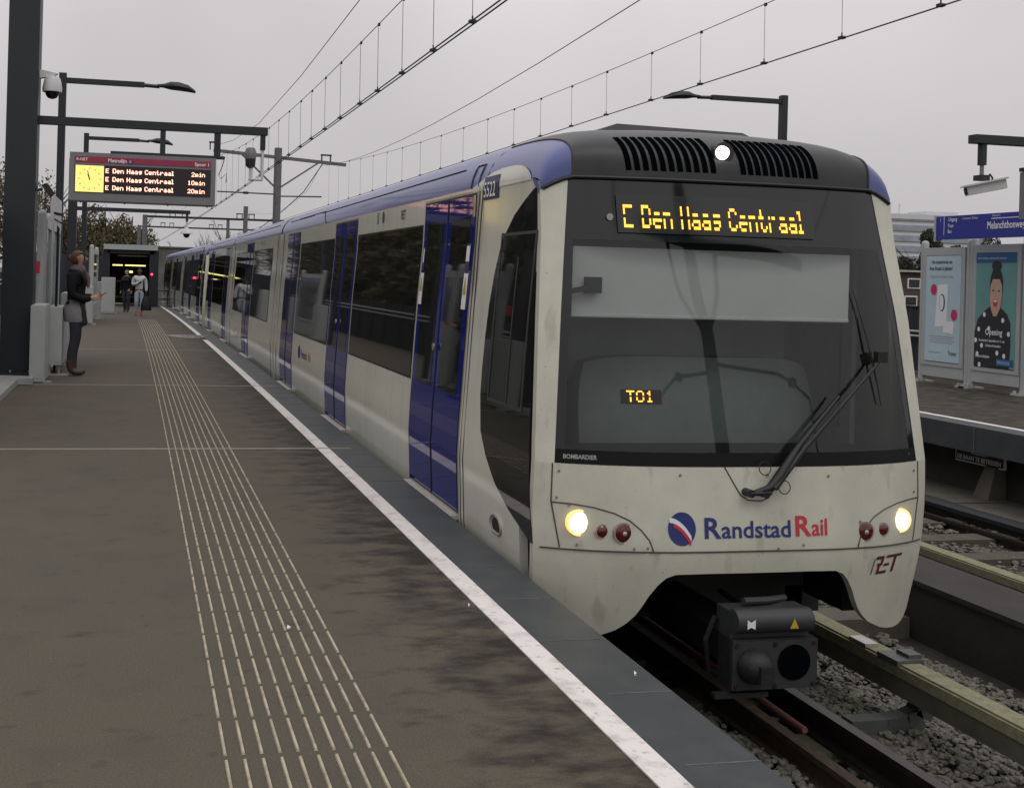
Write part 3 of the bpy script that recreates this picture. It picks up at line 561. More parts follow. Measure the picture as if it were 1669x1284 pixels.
        for (y_, z_) in ((9.6, 2.1), (18.9, 2.1)): b.add([sideL(y_ + .04 * math.cos(a), z_ + .055 * math.sin(a), .004) for a in [2 * math.pi * k / 16 for k in range(16)]], [tuple(range(16))])
        for k in range(5): b.add([sideL(9.85, 2.05 + k * .022, .004), sideL(9.78, 2.05 + k * .022, .004), sideL(9.78, 2.06 + k * .022, .004), sideL(9.85, 2.06 + k * .022, .004)], [(0, 1, 2, 3)])
        b.build('marking', 'textk', T)
        b = MB(True); text(b, 'Randstad', lambda u, v: sideL(13.68 - u, .5 + v, .004), .15, xs=.8, bold=.001); b.add([sideL(13.85 + .09 * math.cos(a), .56 + .085 * math.sin(a), .004) for a in [2 * math.pi * k / 20 for k in range(20)]], [tuple(range(20))]); b.build('lettering', 'textblue', T)
        b = MB(True); text(b, 'Rail', lambda u, v: sideL(13.12 - u, .5 + v, .004), .15, xs=.8, bold=.001); b.build('lettering', 'textred', T)
    # cab side window, tapered
    def cw(t, z, off):
        y0 = float(np.interp(z, [.16, 2.1], [5.49, 5.77])) + .0
        y1 = float(np.interp(z, [.16, .26, .36, .5, .63, .85, 1.09, 1.4, 1.7, 1.83, 1.95, 2.03, 2.09], [5.53, 5.86, 6.08, 6.28, 6.40, 6.46, 6.47, 6.43, 6.37, 6.28, 6.12, 5.95, 5.8]))
        return y0 + (y1 - y0) * t
    for sg_ in (1, -1):
        zc = [.16, .2, .26, .31, .36, .4, .44, .5, .56, .63, .75, .85, 1.0, 1.2, 1.4, 1.6, 1.75, 1.83, 1.9, 1.95, 2.0, 2.03, 2.06, 2.09]
        b = MB(True); b.grid(lambda t, z, off: (CX - sg_ * (hwS(z) + .005 + off), cw(t, z, 0), z), [0, .25, .5, .75, 1], zc, .01); cwo = b.build('cab_side_window', 'glass', T, smooth=20)
        b = MB(True)
        for z_ in (.83, 1.83): b.grid(lambda y, z, off: (CX - sg_ * (hwS(z) + .009 + off), y, z), [5.72, 6.0, 6.3], [z_, z_ + .018], .004)
        for y_ in (5.72, 6.3): b.grid(lambda y, z, off: (CX - sg_ * (hwS(z) + .009 + off), y, z), [y_, y_ + .02], [.83, 1.3, 1.85], .004)
        b.grid(lambda y, z, off: (CX - sg_ * (hwS(z) + .009 + off), y, z), [5.98, 5.995], [.83, 1.3, 1.7], .004)
        b.build('window_frame', 'cabdark', cwo)
    # cab door seams and oval grab recess
    for y_ in (6.735, 6.80, 16.1, 16.72, 23.6, 24.4): b = MB(True); b.tube([sideL(y_, z, .001) for z in (-.3, 0, .4, 1.2, 2.17)], .0045, 5); b.build('body_seam', 'seam', T)
    b = MB(True)
    def oval(a, k): return (6.09 + k * .095 * math.cos(a), .118 + k * .06 * max(math.sin(a), -.75))
    aa = [2 * math.pi * k / 24 for k in range(24)]
    b.tube([sideL(*oval(a, 1), .004) for a in aa + aa[:1]], .009, 6); gr = b.build('grab_recess', 'alu', T)
    b = MB(True); b.add([sideL(*oval(a, .75), .004) for a in aa], [tuple(range(24))]); b.build('recess', 'black', gr)
    # cream arch above the cab door, blue shoulder in front of it
    ay, az = [5.74, 5.79, 5.83, 5.87, 5.92, 5.99, 6.08, 6.2, 6.42, 6.6, 6.73, 6.95], [2.05, 2.09, 2.125, 2.16, 2.195, 2.225, 2.245, 2.255, 2.258, 2.245, 2.22, 2.172]
    def archz(y): return float(np.interp(y, ay, az))
    for sg_ in (1, -1):
        b = MB(True); b.grid(lambda y, t, off: (lambda z: (CX - sg_ * (hwS(z) + .004 + off * .3), y, z))(2.14 + (archz(y) - 2.14) * t), [y for y in ay if y > 5.86] + [6.3, 6.5][:0], [0, .3, .6, 1.0], .006); b.build('arch_panel', 'cream', T, smooth=60)
        b = MB(True); b.grid(lambda y, t, off: (lambda z: (CX - sg_ * (hwS(z) + .003 + off * .3), y, z))(archz(y) + (max(float(np.interp(y, [5.735, 5.755, 5.8, 5.89, 6.1], [2.085, 2.125, 2.14, 2.155, 2.165])), archz(y)) - archz(y)) * t), [5.735, 5.77, 5.8, 5.83, 5.87, 5.92, 5.99, 6.08], [0, .3, .6, 1.0], .004); b.build('blue_shoulder', 'roof', T, smooth=60)
    # cab interior
    CB = MB(True); CB.box(CX - 1.0, CX + 1.0, 6.6, 6.65, .3, 2.3); CB.box(CX - 1.05, CX - 1.02, 5.9, 7.0, .3, 2.1); CB.box(CX + 1.0, CX + 1.03, 5.9, 7.0, .3, 2.1); CB.box(CX - 1.0, CX + 1.0, 5.9, 7.0, 2.12, 2.16); CB.box(CX - 1.0, CX + 1.0, 5.75, 7.0, .3, .36); cb = CB.build('cab_interior', 'cabgrey', T)
    b = MB(True); b.add([(CX - .95, 5.5, .62), (CX + .95, 5.5, .62), (CX + .95, 5.85, .64), (CX - .95, 5.85, .64), (CX - .95, 5.85, .37), (CX + .95, 5.85, .37)], [(0, 1, 2, 3), (3, 2, 5, 4)]); b.build('dashboard', 'cabdark', cb)
    b = MB(True); b.box(CX - .92, CX + .80, 5.67, 5.68, 1.385, 1.765); b.tube([(CX - .92, 5.675, 1.38), (CX + .80, 5.675, 1.38)], .012, 6); b.build('sun_blind', 'blind', cb)
    b = MB(True)
    b.grid(lambda u, v, off: (CX + .10 + u * .78 * (1 - .06 * v ** 6), 5.92 - off + .12 * (u * u) + .1 * v, .45 + v * .68 - .05 * abs(u) ** 6), list(np.linspace(-1, 1, 17)), list(np.linspace(0, 1, 8)), .12); b.build('seat_back', 'seatm', cb, smooth=60)
    b = MB(True); b.box(CX + .86, CX + .89, 5.8, 5.83, .74, 1.84); b.build('cab_post', 'cabdark', cb)
    # destination display behind the glass border, seen as lit dots
    b = MB(True); b.grid(lambda x, z, off: nose(x, z, .0065), list(np.linspace(-.70, .49, 30)), [1.845, 1.9, 1.95, 2.0, 2.06]); ds = b.build('destination_display', mat_disp, T)
    b = MB(True); ex = leds(b, 'E Den Haag Centraal', lambda u, v: nose(-.662 + u, 1.882 + v, .013), .0103, fill=.46, skip=(3,), pyy=.0185); b.build('lit_text', 'ledy', ds)
    b = MB(True); b.grid(lambda x, z, off: nose(x, z, .009), [-.745, -.66, -.53], [.925, .96, 1.0]); d2 = b.build('run_number_display', 'bdark', T)
    b = MB(True); leds(b, 'T01', lambda u, v: nose(-.715 + u, .94 + v, .013), .0085, fill=.46, skip=(3,)); b.build('lit_text', 'ledy', d2)
    b = MB(True); q = nose(-.74, 1.93, .006); b.lathe(q, [(.02, -.002), (.018, 0)], 14, 'y'); b.build('round_sensor', 'cabgrey', T)
    # mirror/camera inside, wiper
    b = MB(True); P = [nose(x, z, .05) for x, z in ((-.075, .475), (.03, .50), (.09, .56), (.22, .72), (.50, .98))]
    b.tube(P[:1] + P[1:], [.010, .022, .028, .016, .007], 8)
    b.tube([nose(.05, .5, .07), nose(.24, .70, .06), nose(.80, 1.16, .05)], [.014, .014, .008], 6); b.tube([nose(-.0, .475, .02), nose(.0, .475, .07)], .025, 10); b.tube([nose(-.085, .475, .005), nose(-.085, .475, .07)], .022, 10); b.tube([nose(-.09, .475, .06), nose(.03, .478, .06)], .013, 8); wp = b.build('wiper_arm', 'black', T, smooth=50)
    b = MB(True); b.tube([nose(.70, 1.56, .012), nose(.74, 1.38, .014), nose(.77, 1.22, .02), nose(.80, 1.06, .016), nose(.82, .92, .012)], [.003, .005, .007, .005, .003], 6)
    b.build('wiper_blade', 'black', wp)
    b = MB(True)
    for (x0, z0, r_) in ((.02, .60, .035), (.13, .5, .035)): b.tube([nose(x0 + r_ * math.cos(a), z0 + r_ * math.sin(a), .03) for a in [2 * math.pi * k / 14 for k in range(15)]], .003, 5)
    b.build('hose', 'black', wp)
    b = MB(True); b.beam(nose(-1.0, 1.50, -.06), nose(-.86, 1.535, -.06), .03, .03); q = nose(-.82, 1.55, -.07); b.box(q[0] - .045, q[0] + .045, q[1], q[1] + .04, q[2] - .045, q[2] + .045); b.build('cab_camera', 'cabdark', cb)
    b = MB(True); q = nose(.83, 1.19, .06); b.box(q[0] - .04, q[0] + .02, q[1] - .01, q[1] + .03, q[2] - .03, q[2] + .03); b.build('camera_pod', 'black', T)
    # coupler
    CP = Vector((CX + .06, 0, -.045))
    def cshift(mb): mb.v = [(v[0] + .06, v[1], v[2] - .045) for v in mb.v]; return mb
    cr = MB(True); cr.box(CX - .31, CX + .16, 5.06, 5.2, -.46, -.2); cr.box(CX - .2, CX + .05, 5.35, 6.6, -.42, -.26); cp_ = cshift(cr).build('coupler', 'couplerm', T)
    b = MB(True); b.box(CX - .315, CX + .165, 5.045, 5.07, -.455, -.205); cshift(b).build('face_plate', 'bracket2', cp_)
    b = MB(True); b.tube([(CX - .3, 5.08, -.11), (CX + .13, 5.08, -.11)], .062, 18); b.box(CX - .31, CX + .14, 5.09, 5.22, -.2, -.06); b.tube([(CX - .2, 5.15, -.03), (CX - .05, 5.17, -.035), (CX + .1, 5.25, -.05)], .018); cshift(b).build('drum_cover', 'greycap', cp_, smooth=40)
    b = MB(True); b.lathe((CX - .20, 5.045, -.33), [(.03, -.10), (.07, -.075), (.09, -.02), (.093, 0)], 20, 'y'); b.box(CX - .225, CX - .15, 4.93, 4.98, -.39, -.3); cshift(b).build('cone', 'couplerm', cp_, smooth=40)
    b = MB(True); b.lathe((CX + .03, 5.038, -.32), [(.092, 0), (.092, .004)], 24, 'y'); cshift(b).build('funnel', 'vent', cp_)
    b = MB(True); b.box(CX - .40, CX - .1, 5.06, 5.1, -.5, -.475); cshift(b).build('buffer_bar', 'couplerm', cp_)
    b = MB(True); b.tube([(CX - .33, 5.2, -.12), (CX - .37, 5.22, -.25), (CX - .33, 5.25, -.42), (CX - .2, 5.4, -.5)], .014); b.tube([(CX + .16, 5.2, -.1), (CX + .22, 5.3, -.2), (CX + .2, 5.5, -.3), (CX + .1, 5.9, -.2)], .016); cshift(b).build('hose', 'couplerm', cp_)
    for bx_, bz_ in ((-.295, -.225), (.145, -.225), (-.295, -.435), (.145, -.435), (-.075, -.225), (-.075, -.44)): b = MB(True); b.lathe((CX + bx_, 5.037, bz_), [(.012, 0), (.014, .008)], 6, 'y'); cshift(b).build('bolt', 'rail', cp_)
    b = MB(True); y_ = 5.0155; b.add([(CX - .255, y_, -.085), (CX - .235, y_, -.1), (CX - .21, y_, -.085), (CX - .21, y_, -.135), (CX - .235, y_, -.125), (CX - .255, y_, -.135)], [(0, 1, 4, 5), (1, 2, 3, 4)]); cshift(b).build('mark', 'textw', cp_)
    b = MB(True); b.add([(CX - .015, y_, -.137), (CX + .035, y_, -.137), (CX + .01, y_, -.085)], [(0, 1, 2)]); cshift(b).build('warning_mark', 'yellow', cp_)
    return T
mat_border = mat('windscreen_border', (.008, .011, .012), .06, var=0)
mat_disp = mat('display_glass', (.016, .017, .017), .1, var=0)
MA['lowb'] = mat('black_ceramic_band', (.006, .006, .006), .35, var=0, spec=.15)
MA['screwm'] = mat('dull_screw', (.2, .18, .14), .6, var=0)
MA['bracket2'] = mat('coupler_face', (.026, .026, .026), .6, var=.3, scale=30)
T1 = train('cream and blue metro unit with lit headlights, nearest to the camera', 'coupled metro units')
T2 = copy_tree(T1); y_ = 5.25 + 26.3
T2.location = (CX - A2 * 27 ** 2 - .02, y_, B2 * 27 ** 2); T2.rotation_euler.z = 2 * A2 * 28
T2['label'] = 'farther metro unit coupled behind the first one'
for ch in children(T2):
    if ch.name.split('.')[0] in ('headlight', 'destination_display', 'run_number_display'):
        for g_ in children(ch): bpy.data.objects.remove(g_)
        bpy.data.objects.remove(ch)

# ================================================================= PLATFORM THINGS, LEFT
# steel column with cantilever arm
gc = empty('steel_gantry', (-1.60, 15.5, 0), 'nearest thick anthracite steel column whose arm carries the departure board', 'gantry', 'steel gantries over the near platform')
b = MB(); b.box(-1.805, -1.395, 15.3, 15.7, .12, 6.2); b.box(-1.93, -1.36, 15.18, 15.82, .085, .12); b.build('column', 'darksteel', gc)
b = MB(); b.box(-1.395, 1.79, 15.44, 15.56, 3.53, 3.64); b.build('arm', 'darksteel', gc)
for bb_ in ((.27, .345, 15.46, 15.54, 3.2, 3.53), (1.03, 1.12, 15.46, 15.54, 3.2, 3.53)): b = MB(); b.box(*bb_); b.build('hanger', 'darksteel', gc)
b = MB(); b.box(-.41, 1.18, 15.45, 15.55, 3.16, 3.2); b.build('mounting_rail', 'darksteel', gc)
b = MB(); b.box(1.69, 1.76, 15.46, 15.54, 3.32, 3.53); b.build('camera_stub', 'darksteel', gc)
b = MB()
for x in (-1.9, -1.65, -1.4): b = MB(); b.lathe((x, 15.21, .12), [(.016, 0), (.016, .03)], 8); b.build('anchor_bolt', 'alu', gc)
# departure board
db = empty('departure_board', (.05, 15.5, 2.49), 'grey departure board with yellow clock hanging over the near platform', 'display board')
X0, X1, Z0, Z1 = -.955, 1.055, 2.49, 3.155
b = MB(); b.box(X0, X1, 15.36, 15.62, Z0, Z1); b.box(X0 + .02, X1 - .02, 15.37, 15.6, Z0 - .012, Z0)
for x in (-.8, -.2, .4, .95): b.lathe((x, 15.45, Z0 - .03), [(.012, 0), (.012, .02)], 8)
b.build('housing', 'boardgrey', db)
fb = lambda x0, z0: (lambda u, v: (x0 + u, 15.350, z0 + v))
b = MB(); b.box(-.885, .985, 15.352, 15.36, 3.02, 3.10); ms = b.build('header_strip', 'magenta', db)
b = MB(); text(b, 'R-NET', fb(-.865, 3.04), .055, bold=.001); text(b, 'Metrolijn', fb(-.44, 3.032), .07, bold=.0015); text(b, 'Spoor 1', fb(.755, 3.035), .065, bold=.0015); b.build('lettering', 'textw', ms)
b = MB(); b.box(-.155, -.105, 15.348, 15.352, 3.022, 3.085); e_ = b.build('line_badge', 'navy', ms); b = MB(); text(b, 'E', lambda u, v: (-.148 + u, 15.346, 3.032 + v), .06); b.build('lettering', 'textw', e_)
b = MB(); b.box(-.885, .985, 15.353, 15.36, 2.60, 2.985); b.build('display_pane', 'bdark', db)
b = MB(); b.box(-.872, -.49, 15.349, 15.3525, 2.61, 2.975); ck = b.build('clock_face', 'clock', db)
b = MB(); cxk, czk = -.681, 2.79
for k in range(12):
    a = k * math.pi / 6; b = MB(); b.obox((cxk + .145 * math.sin(a), 15.3475, czk + .145 * math.cos(a)), (.004 * math.cos(a), 0, -.004 * math.sin(a)), (0, .001, 0), (.012 * math.sin(a), 0, .012 * math.cos(a))); b.build('hour_mark', 'black', ck)
for a, l, w_ in ((math.radians(-14), .115, .005), (math.radians(-20), .07, .008)): b = MB(); b.obox((cxk + l * .42 * math.sin(a), 15.346, czk + l * .42 * math.cos(a)), (w_ * math.cos(a), 0, -w_ * math.sin(a)), (0, .001, 0), (l * .6 * math.sin(a), 0, l * .6 * math.cos(a))); b.build('clock_hand', 'black', ck)
b = MB()
for r_, t_ in enumerate(('  2min', ' 10min', ' 20min')):
    z = 2.885 - .117 * r_
    leds(b, 'E', lambda u, v: (-.46 + u, 15.35, z + v), .0085, fill=.55); leds(b, 'Den Haag Centraal', lambda u, v: (-.365 + u, 15.35, z + v), .0088, fill=.58); leds(b, t_.strip(), lambda u, v: ((.72 if r_ == 0 else .67) + u, 15.35, z + v), .0085, fill=.55)
b.build('lit_text', 'led', db)
# dome camera at the column
dc = empty('dome_camera', (-1.3, 15.5, 4.0), 'white dome camera on a bracket high on the thick column', 'camera')
b = MB(); b.add([(-1.395, 15.45, 4.28), (-1.395, 15.55, 4.28), (-1.395, 15.55, 4.16), (-1.395, 15.45, 4.16), (-1.15, 15.46, 4.235), (-1.15, 15.54, 4.235), (-1.2, 15.54, 4.2), (-1.2, 15.46, 4.2)], [(0, 1, 2, 3), (4, 5, 6, 7), (0, 1, 5, 4), (3, 2, 6, 7), (0, 4, 7, 3), (1, 5, 6, 2)]); b.build('bracket', 'cctv', dc)
b = MB(); b.lathe((-1.225, 15.5, 3.98), [(.13, 0), (.135, .05), (.115, .16), (.10, .2), (.04, .22)], 22); b.build('housing', 'cctv', dc, smooth=40)
b = MB(); b.lathe((-1.225, 15.5, 3.885), [(.02, 0), (.06, .015), (.085, .05), (.1, .1)], 20); b.build('dome', 'dome', dc, smooth=60)
# ptz camera at arm end
pc = empty('platform_camera', (1.66, 15.5, 3.0), 'grey bulb shaped camera on a white hook pipe under the gantry arm tip', 'camera')
b = MB(); b.tube([(1.725, 15.5, 3.32), (1.725, 15.5, 2.90)], .022, 10); b.tube([(1.735, 15.5, 2.895), (1.53, 15.5, 2.895)], .022, 10); b.tube([(1.56, 15.5, 2.90), (1.56, 15.5, 3.07)], .024, 10); b.build('pipe', 'cctv', pc)
b = MB(); b.lathe((1.555, 15.5, 3.05), [(.03, 0), (.06, .03), (.065, .1), (.085, .17), (.085, .23), (.06, .29), (.03, .3)], 10); b.build('camera_head', 'boardgrey', pc, smooth=30)
b = MB(); b.lathe((1.555, 15.5, 3.075), [(.064, 0), (.069, .02), (.078, .11), (.06, .12)], 10); b.build('lens_band', 'black', pc)

def lamp_post(x, y, zt, label, sgn=1, arm=2.0, group='platform lamp posts'):
    r_ = empty('lamp_post', (x, y, gz(y)), label, 'lamp post', group)
    b = MB(); b.box(x - .065, x + .065, y - .065, y + .065, gz(y), zt + .1); b.build('post', 'darksteel', r_)
    b = MB(); b.box(min(x, x + sgn * arm * .64), max(x, x + sgn * arm * .64), y - .05, y + .05, zt - .07, zt + .02); b.tube([(x + sgn * arm * .64, y, zt - .03), (x + sgn * arm * .76, y, zt - .04)], .035); b.build('arm', 'darksteel', r_)
    b = MB(); x0 = x + sgn * arm * .74; vs = []
    secs = [(0, .04, .035, .0), (.12, .06, .05, .0), (.24, .13, .095, .0), (.38, .16, .10, -.005), (.55, .14, .08, -.03), (.68, .06, .03, -.075)]
    n = 12
    for (d, w_, h_, dz) in secs:
        for k in range(n):
            a = 2 * math.pi * k / n; vs.append((x0 + sgn * d * arm / 2.2, y + w_ * math.cos(a), zt - .03 + dz + (h_ * math.sin(a) if math.sin(a) > 0 else h_ * .55 * math.sin(a))))
    fs = [(i * n + k, i * n + (k + 1) % n, (i + 1) * n + (k + 1) % n, (i + 1) * n + k) for i in range(len(secs) - 1) for k in range(n)] + [tuple(range(n)), tuple(range((len(secs) - 1) * n, len(secs) * n))]
    b.add(vs, fs); b.build('lamp_head', 'darksteel', r_, smooth=50); return r_
lamp_post(-1.40, 20, 4.93, 'nearest left lamp post with a cobra head lamp, behind the thick column', 1, 2.25)
lamp_post(-1.44, 30, 5.08, 'farther left lamp post, its head just above the departure board', 1, 2.2)
lamp_post(12.85, 20, 5.36, 'lamp post on the far platform whose head points left above the metro front', -1, 2.5)

# further gantries
def gantry(y, xc, xr, zb_, label, cam=True):
    r_ = empty('steel_gantry', (xc, y, gz(y)), label, 'gantry', 'steel gantries over the near platform')
    b = MB(); b.box(xc - .14, xc + .14, y - .15, y + .15, gz(y), zb_ + 1.6); b.build('column', 'darksteel', r_)
    b = MB(); b.box(xc + .14, xr, y - .07, y + .07, zb_ - .06, zb_ + .06); b.build('arm', 'darksteel', r_)
    b = MB(); b.box(xr - .14, xr - .06, y - .04, y + .04, zb_ - .3, zb_ - .06); b.build('hanger', 'darksteel', r_); return r_
gantry(36, -2.1, 1.67, 3.46, 'second anthracite steel gantry, far down the near platform')
b = MB(); b.box(-2.9, -2.75, 36.1, 36.25, -.1, 5.2); b.box(-2.35, -2.25, 37.5, 37.6, -.1, 4.4); 
d3 = empty('dome_camera', (1.57, 36, 2.7), 'small white dome camera hanging from the second gantry arm', 'camera')
b = MB(); b.tube([(1.57, 36, 3.16), (1.57, 36, 2.95)], .03); b.tube([(1.5, 36, 3.0), (1.5, 36, 2.9)], .02); b.lathe((1.57, 36, 2.76), [(.22, 0), (.2, .06), (.1, .14), (.05, .2)], 16); b.build('housing', 'cctv', d3, smooth=40)
b = MB(); b.lathe((1.57, 36, 2.62), [(.03, 0), (.09, .04), (.12, .13)], 14); b.build('dome', 'dome', d3, smooth=60)
# speaker and white sign panel beside the column
b = MB(); b.tube([(-1.40, 15.6, 2.62), (-1.33, 15.62, 2.64)], .02); b.add([(-1.34, 15.5, 2.69), (-1.26, 15.5, 2.72), (-1.17, 15.5, 2.60), (-1.22, 15.5, 2.52), (-1.34, 15.75, 2.69), (-1.26, 15.75, 2.72), (-1.17, 15.75, 2.60), (-1.22, 15.75, 2.52)], [(0, 1, 2, 3), (4, 5, 6, 7), (0, 1, 5, 4), (1, 2, 6, 5), (2, 3, 7, 6), (3, 0, 4, 7)]); tag(b.build('loudspeaker', 'black', loc=(-1.3, 15.6, 2.6)), 'small black angular loudspeaker fixed to the thick column', 'speaker')
MA['cctvw'] = mat('white_sign_panel', (.75, .75, .74), .5, var=.05)
sp_ = empty('pictogram_sign', (-1.2, 16.3, 2.1), 'white slanted sign panel with black bands beside the thick column', 'sign')
b = MB(); P = [(-1.27, 2.50), (-1.225, 2.62), (-1.11, 2.52), (-1.11, 2.10), (-1.26, 2.28)]; b.add([(x, 16.3, z) for x, z in P] + [(x, 16.36, z) for x, z in P], [tuple(range(5)), tuple(range(9, 4, -1))] + [(i, (i + 1) % 5, 5 + (i + 1) % 5, 5 + i) for i in range(5)]); b.build('panel', 'cctvw', sp_)
b = MB(); b.add([(-1.215, 16.295, 2.365), (-1.085, 16.295, 2.335), (-1.085, 16.295, 2.30), (-1.215, 16.295, 2.33)], [(0, 1, 2, 3)]); b.add([(-1.21, 16.295, 2.27), (-1.085, 16.295, 2.20), (-1.085, 16.295, 2.18), (-1.21, 16.295, 2.25)], [(0, 1, 2, 3)]); b.build('band', 'black', sp_)
b = MB(); b.tube([(-1.15, 16.33, 2.2), (-1.15, 16.33, 0)], .02); b.build('pole', 'darksteel', sp_)
# advertising frames seen edge-on
def ad_frame(x, y0, y1, ztop, zlow, label, group, posters=None, foot=True, face=-1, root='poster_frame'):
    r_ = empty(root, (x, (y0 + y1) / 2, gz((y0 + y1) / 2)), label, 'advertising frame', group)
    for y in (y0, y1):
        b = MB(); b.tube([(x, y, gz(y)), (x, y, ztop + .06)], .062, 14); b.lathe((x, y, ztop + .06), [(.062, 0), (.05, .035), (.02, .05)], 14); b.build('post', 'lightgrey', r_, smooth=40)
        b = MB(); b.box(x - .16, x + .16, y - .1, y + .1, gz(y) + .001, gz(y) + .03); b.tube([(x + face * .12, y - .06, gz(y) + .03), (x + face * .12, y - .06, gz(y) + .07)], .025); b.tube([(x + face * .12, y + .06, gz(y) + .03), (x + face * .12, y + .06, gz(y) + .07)], .025); b.build('base_plate', 'lightgrey', r_)
    b = MB(); b.box(x - .07, x + .07, y0 + .05, y1 - .05, ztop - .15, ztop - .02); b.box(x - .07, x + .07, y0 + .05, y0 + .13, zlow, ztop - .15); b.box(x - .07, x + .07, y1 - .13, y1 - .05, zlow, ztop - .15); b.box(x - .07, x + .07, y0 + .05, y1 - .05, zlow - .06, zlow); b.box(x - .05, x + .05, y0 + .05, y1 - .05, .12 + gz(y0), zlow - .06); b.build('frame', 'lightgrey', r_)
    b = MB(); b.box(x - .04, x + .04, y0 + .13, y1 - .13, zlow, ztop - .15); b.build('glass_case', 'lightgrey' if posters else 'glassl', r_); return r_
MA['glassl'] = mat('frosted_case_glass', (.12, .14, .14), .1, var=.3, scale=2)
ad_frame(-1.37, 16.2, 17.3, 2.27, .5, 'pale frame with round topped posts, nearest of the frames behind the white cabinets', 'frames along the left edge', root='display_frame')
ad_frame(-1.37, 17.45, 18.6, 2.27, .5, 'pale frame with round topped posts, middle one of those behind the woman', 'frames along the left edge', root='display_frame')
ad_frame(-1.40, 18.75, 19.6, 2.27, .5, 'pale frame with round topped posts, farthest one of those behind the woman', 'frames along the left edge', root='display_frame')
ad_frame(-1.28, 31.5, 35.2, 2.1, .5, 'distant pale frame with rounded posts past the woman', 'frames along the left edge', root='display_frame')
def cabinet(x0, x1, y0, y1, z0, z1, label):
    r_ = empty('white_cabinet', ((x0 + x1) / 2, (y0 + y1) / 2, gz(y0)), label, 'cabinet', 'white cabinets along the left edge')
    b = MB(); b.box(x0, x1, y0, y1, z0, z1); b.box(x0 + .01, x1 - .01, y0 + .01, y1 - .01, z1, z1 + .012); b.build('body', 'cabinet', r_)
    b = MB(); b.box(x0 + .02, x1 + .1, y0 + .04, y0 + .12, gz(y0) + .001, gz(y0) + .03); b.tube([(x1 - .04, y0 + .08, gz(y0)), (x1 - .04, y0 + .08, z0 + .01)], .02); b.tube([(x0 + .05, y0 + .08, gz(y0)), (x0 + .05, y0 + .08, z0 + .01)], .02); b.build('foot', 'alu', r_)
    b = MB(); b.box(x0 + .012, x1 - .012, y0 - .004, y0, z0 + .04, z1 - .03); b.build('door', 'cabinet', r_); return r_
cabinet(-1.385, -1.19, 15.0, 15.8, .02, 1.03, 'tall white cabinet reaching the ground next to the thick column')
cabinet(-1.26, -1.035, 16.05, 17.0, .15, .97, 'white cabinet on small feet between the column and the woman')
cabinet(-1.17, -1.07, 17.6, 18.4, .1, 1.14, 'white cabinet edge showing just behind the woman')
cabinet(-1.53, -1.20, 31.0, 31.9, .0, 1.0, 'distant white cabinet, first one past the woman')
cabinet(-1.35, -1.12, 35.3, 36.0, -.05, 1.1, 'slim distant white cabinet, second one past the woman')
cabinet(-1.26, -.77, 40.0, 40.8, -.07, 1.20, 'broad distant white cabinet by the person in grey')
b = MB(); b.box(-1.45, -1.36, 15.9, 15.96, 1.46, 1.64); b.box(-1.44, -1.37, 15.895, 15.9, 1.48, 1.62); tag(b.build('emergency_box', 'textred', loc=(-1.4, 15.9, 1.5)), 'small red emergency box beside the thick column', 'box')
# stair parapet at far left
st = empty('stair_parapet', (-1.85, 13, 0), 'dark glass stair parapet with two steel handrails at the left edge', 'parapet')
b = MB(); b.box(-1.95, -1.91, 9.5, 15.28, .1, 2.3); b.build('dark_panel', 'glass', st)
b = MB(); b.box(-1.98, -1.88, 9.5, 9.58, .08, 2.32); b.box(-1.98, -1.88, 12.4, 12.48, .08, 2.32); b.box(-1.98, -1.88, 9.5, 15.28, 2.3, 2.36); b.build('mullion', 'darksteel', st)
b = MB(); b.tube([(-1.82, 9.5, .78), (-1.82, 15.2, .78)], .022); b.tube([(-1.82, 9.5, .62), (-1.82, 15.2, .62)], .022); b.tube([(-1.82, 9.5, 1.1), (-1.82, 15.2, 1.1)], .015); b.build('handrail', 'alu', st)
b = MB(); b.box(-2.2, -1.5, 9.0, 14.75, .0, .075); b.box(-2.2, -1.32, 14.75, 15.1, .0, .085); b.box(-2.2, -1.36, 15.1, 15.95, .0, .08); tag(b.build('kerb', 'kerbw', loc=(-1.8, 13, 0)), 'pale stone kerb at the foot of the thick column', 'kerb')

# shelter at the platform end
sh_ = empty('platform_shelter', (-.3, 50, -.15), 'dark framed shelter with pale grey roof at the platform end', 'shelter')
b = MB(); b.box(-1.5, .9, 49.6, 55, 2.40, 2.63); b.build('roof', 'lightgrey', sh_)
b = MB(); b.box(-1.48, -1.22, 49.8, 50.0, -.15, 2.4); b.box(.55, .95, 49.8, 50.3, -.15, 2.4); b.box(-1.3, .75, 49.8, 49.95, 2.22, 2.40); b.box(-1.48, -1.4, 50, 55, -.15, 2.4); b.box(.85, .93, 50, 55, -.15, 2.4); b.box(-1.22, .55, 49.85, 49.92, .95, 1.0); b.box(-1.22, .55, 49.85, 49.92, .25, .3); b.build('frame', 'darksteel', sh_)
b = MB(); b.box(-1.4, .85, 54.9, 55, -.15, 2.4); b.build('back_wall', 'brick', sh_)
for (a, c_, z) in ((-1.12, -.66, 1.70), (-.55, .38, 1.70)):
    b = MB(); b.box(a, c_, 51.0, 51.06, z - .03, z + .03); b.build('tube_light', 'fluor', sh_)
b = MB(); b.box(-.9, .5, 51.5, 51.6, 2.12, 2.17); b.build('ceiling_rail', 'alu', sh_)
b = MB(); b.box(-.36, -.2, 52, 52.05, 1.35, 1.45); b.build('notice', 'fluor', sh_)
b = MB(); b.box(.62, .70, 49.75, 49.8, 1.28, 1.36); b.build('signal_light', 'redlit', sh_)
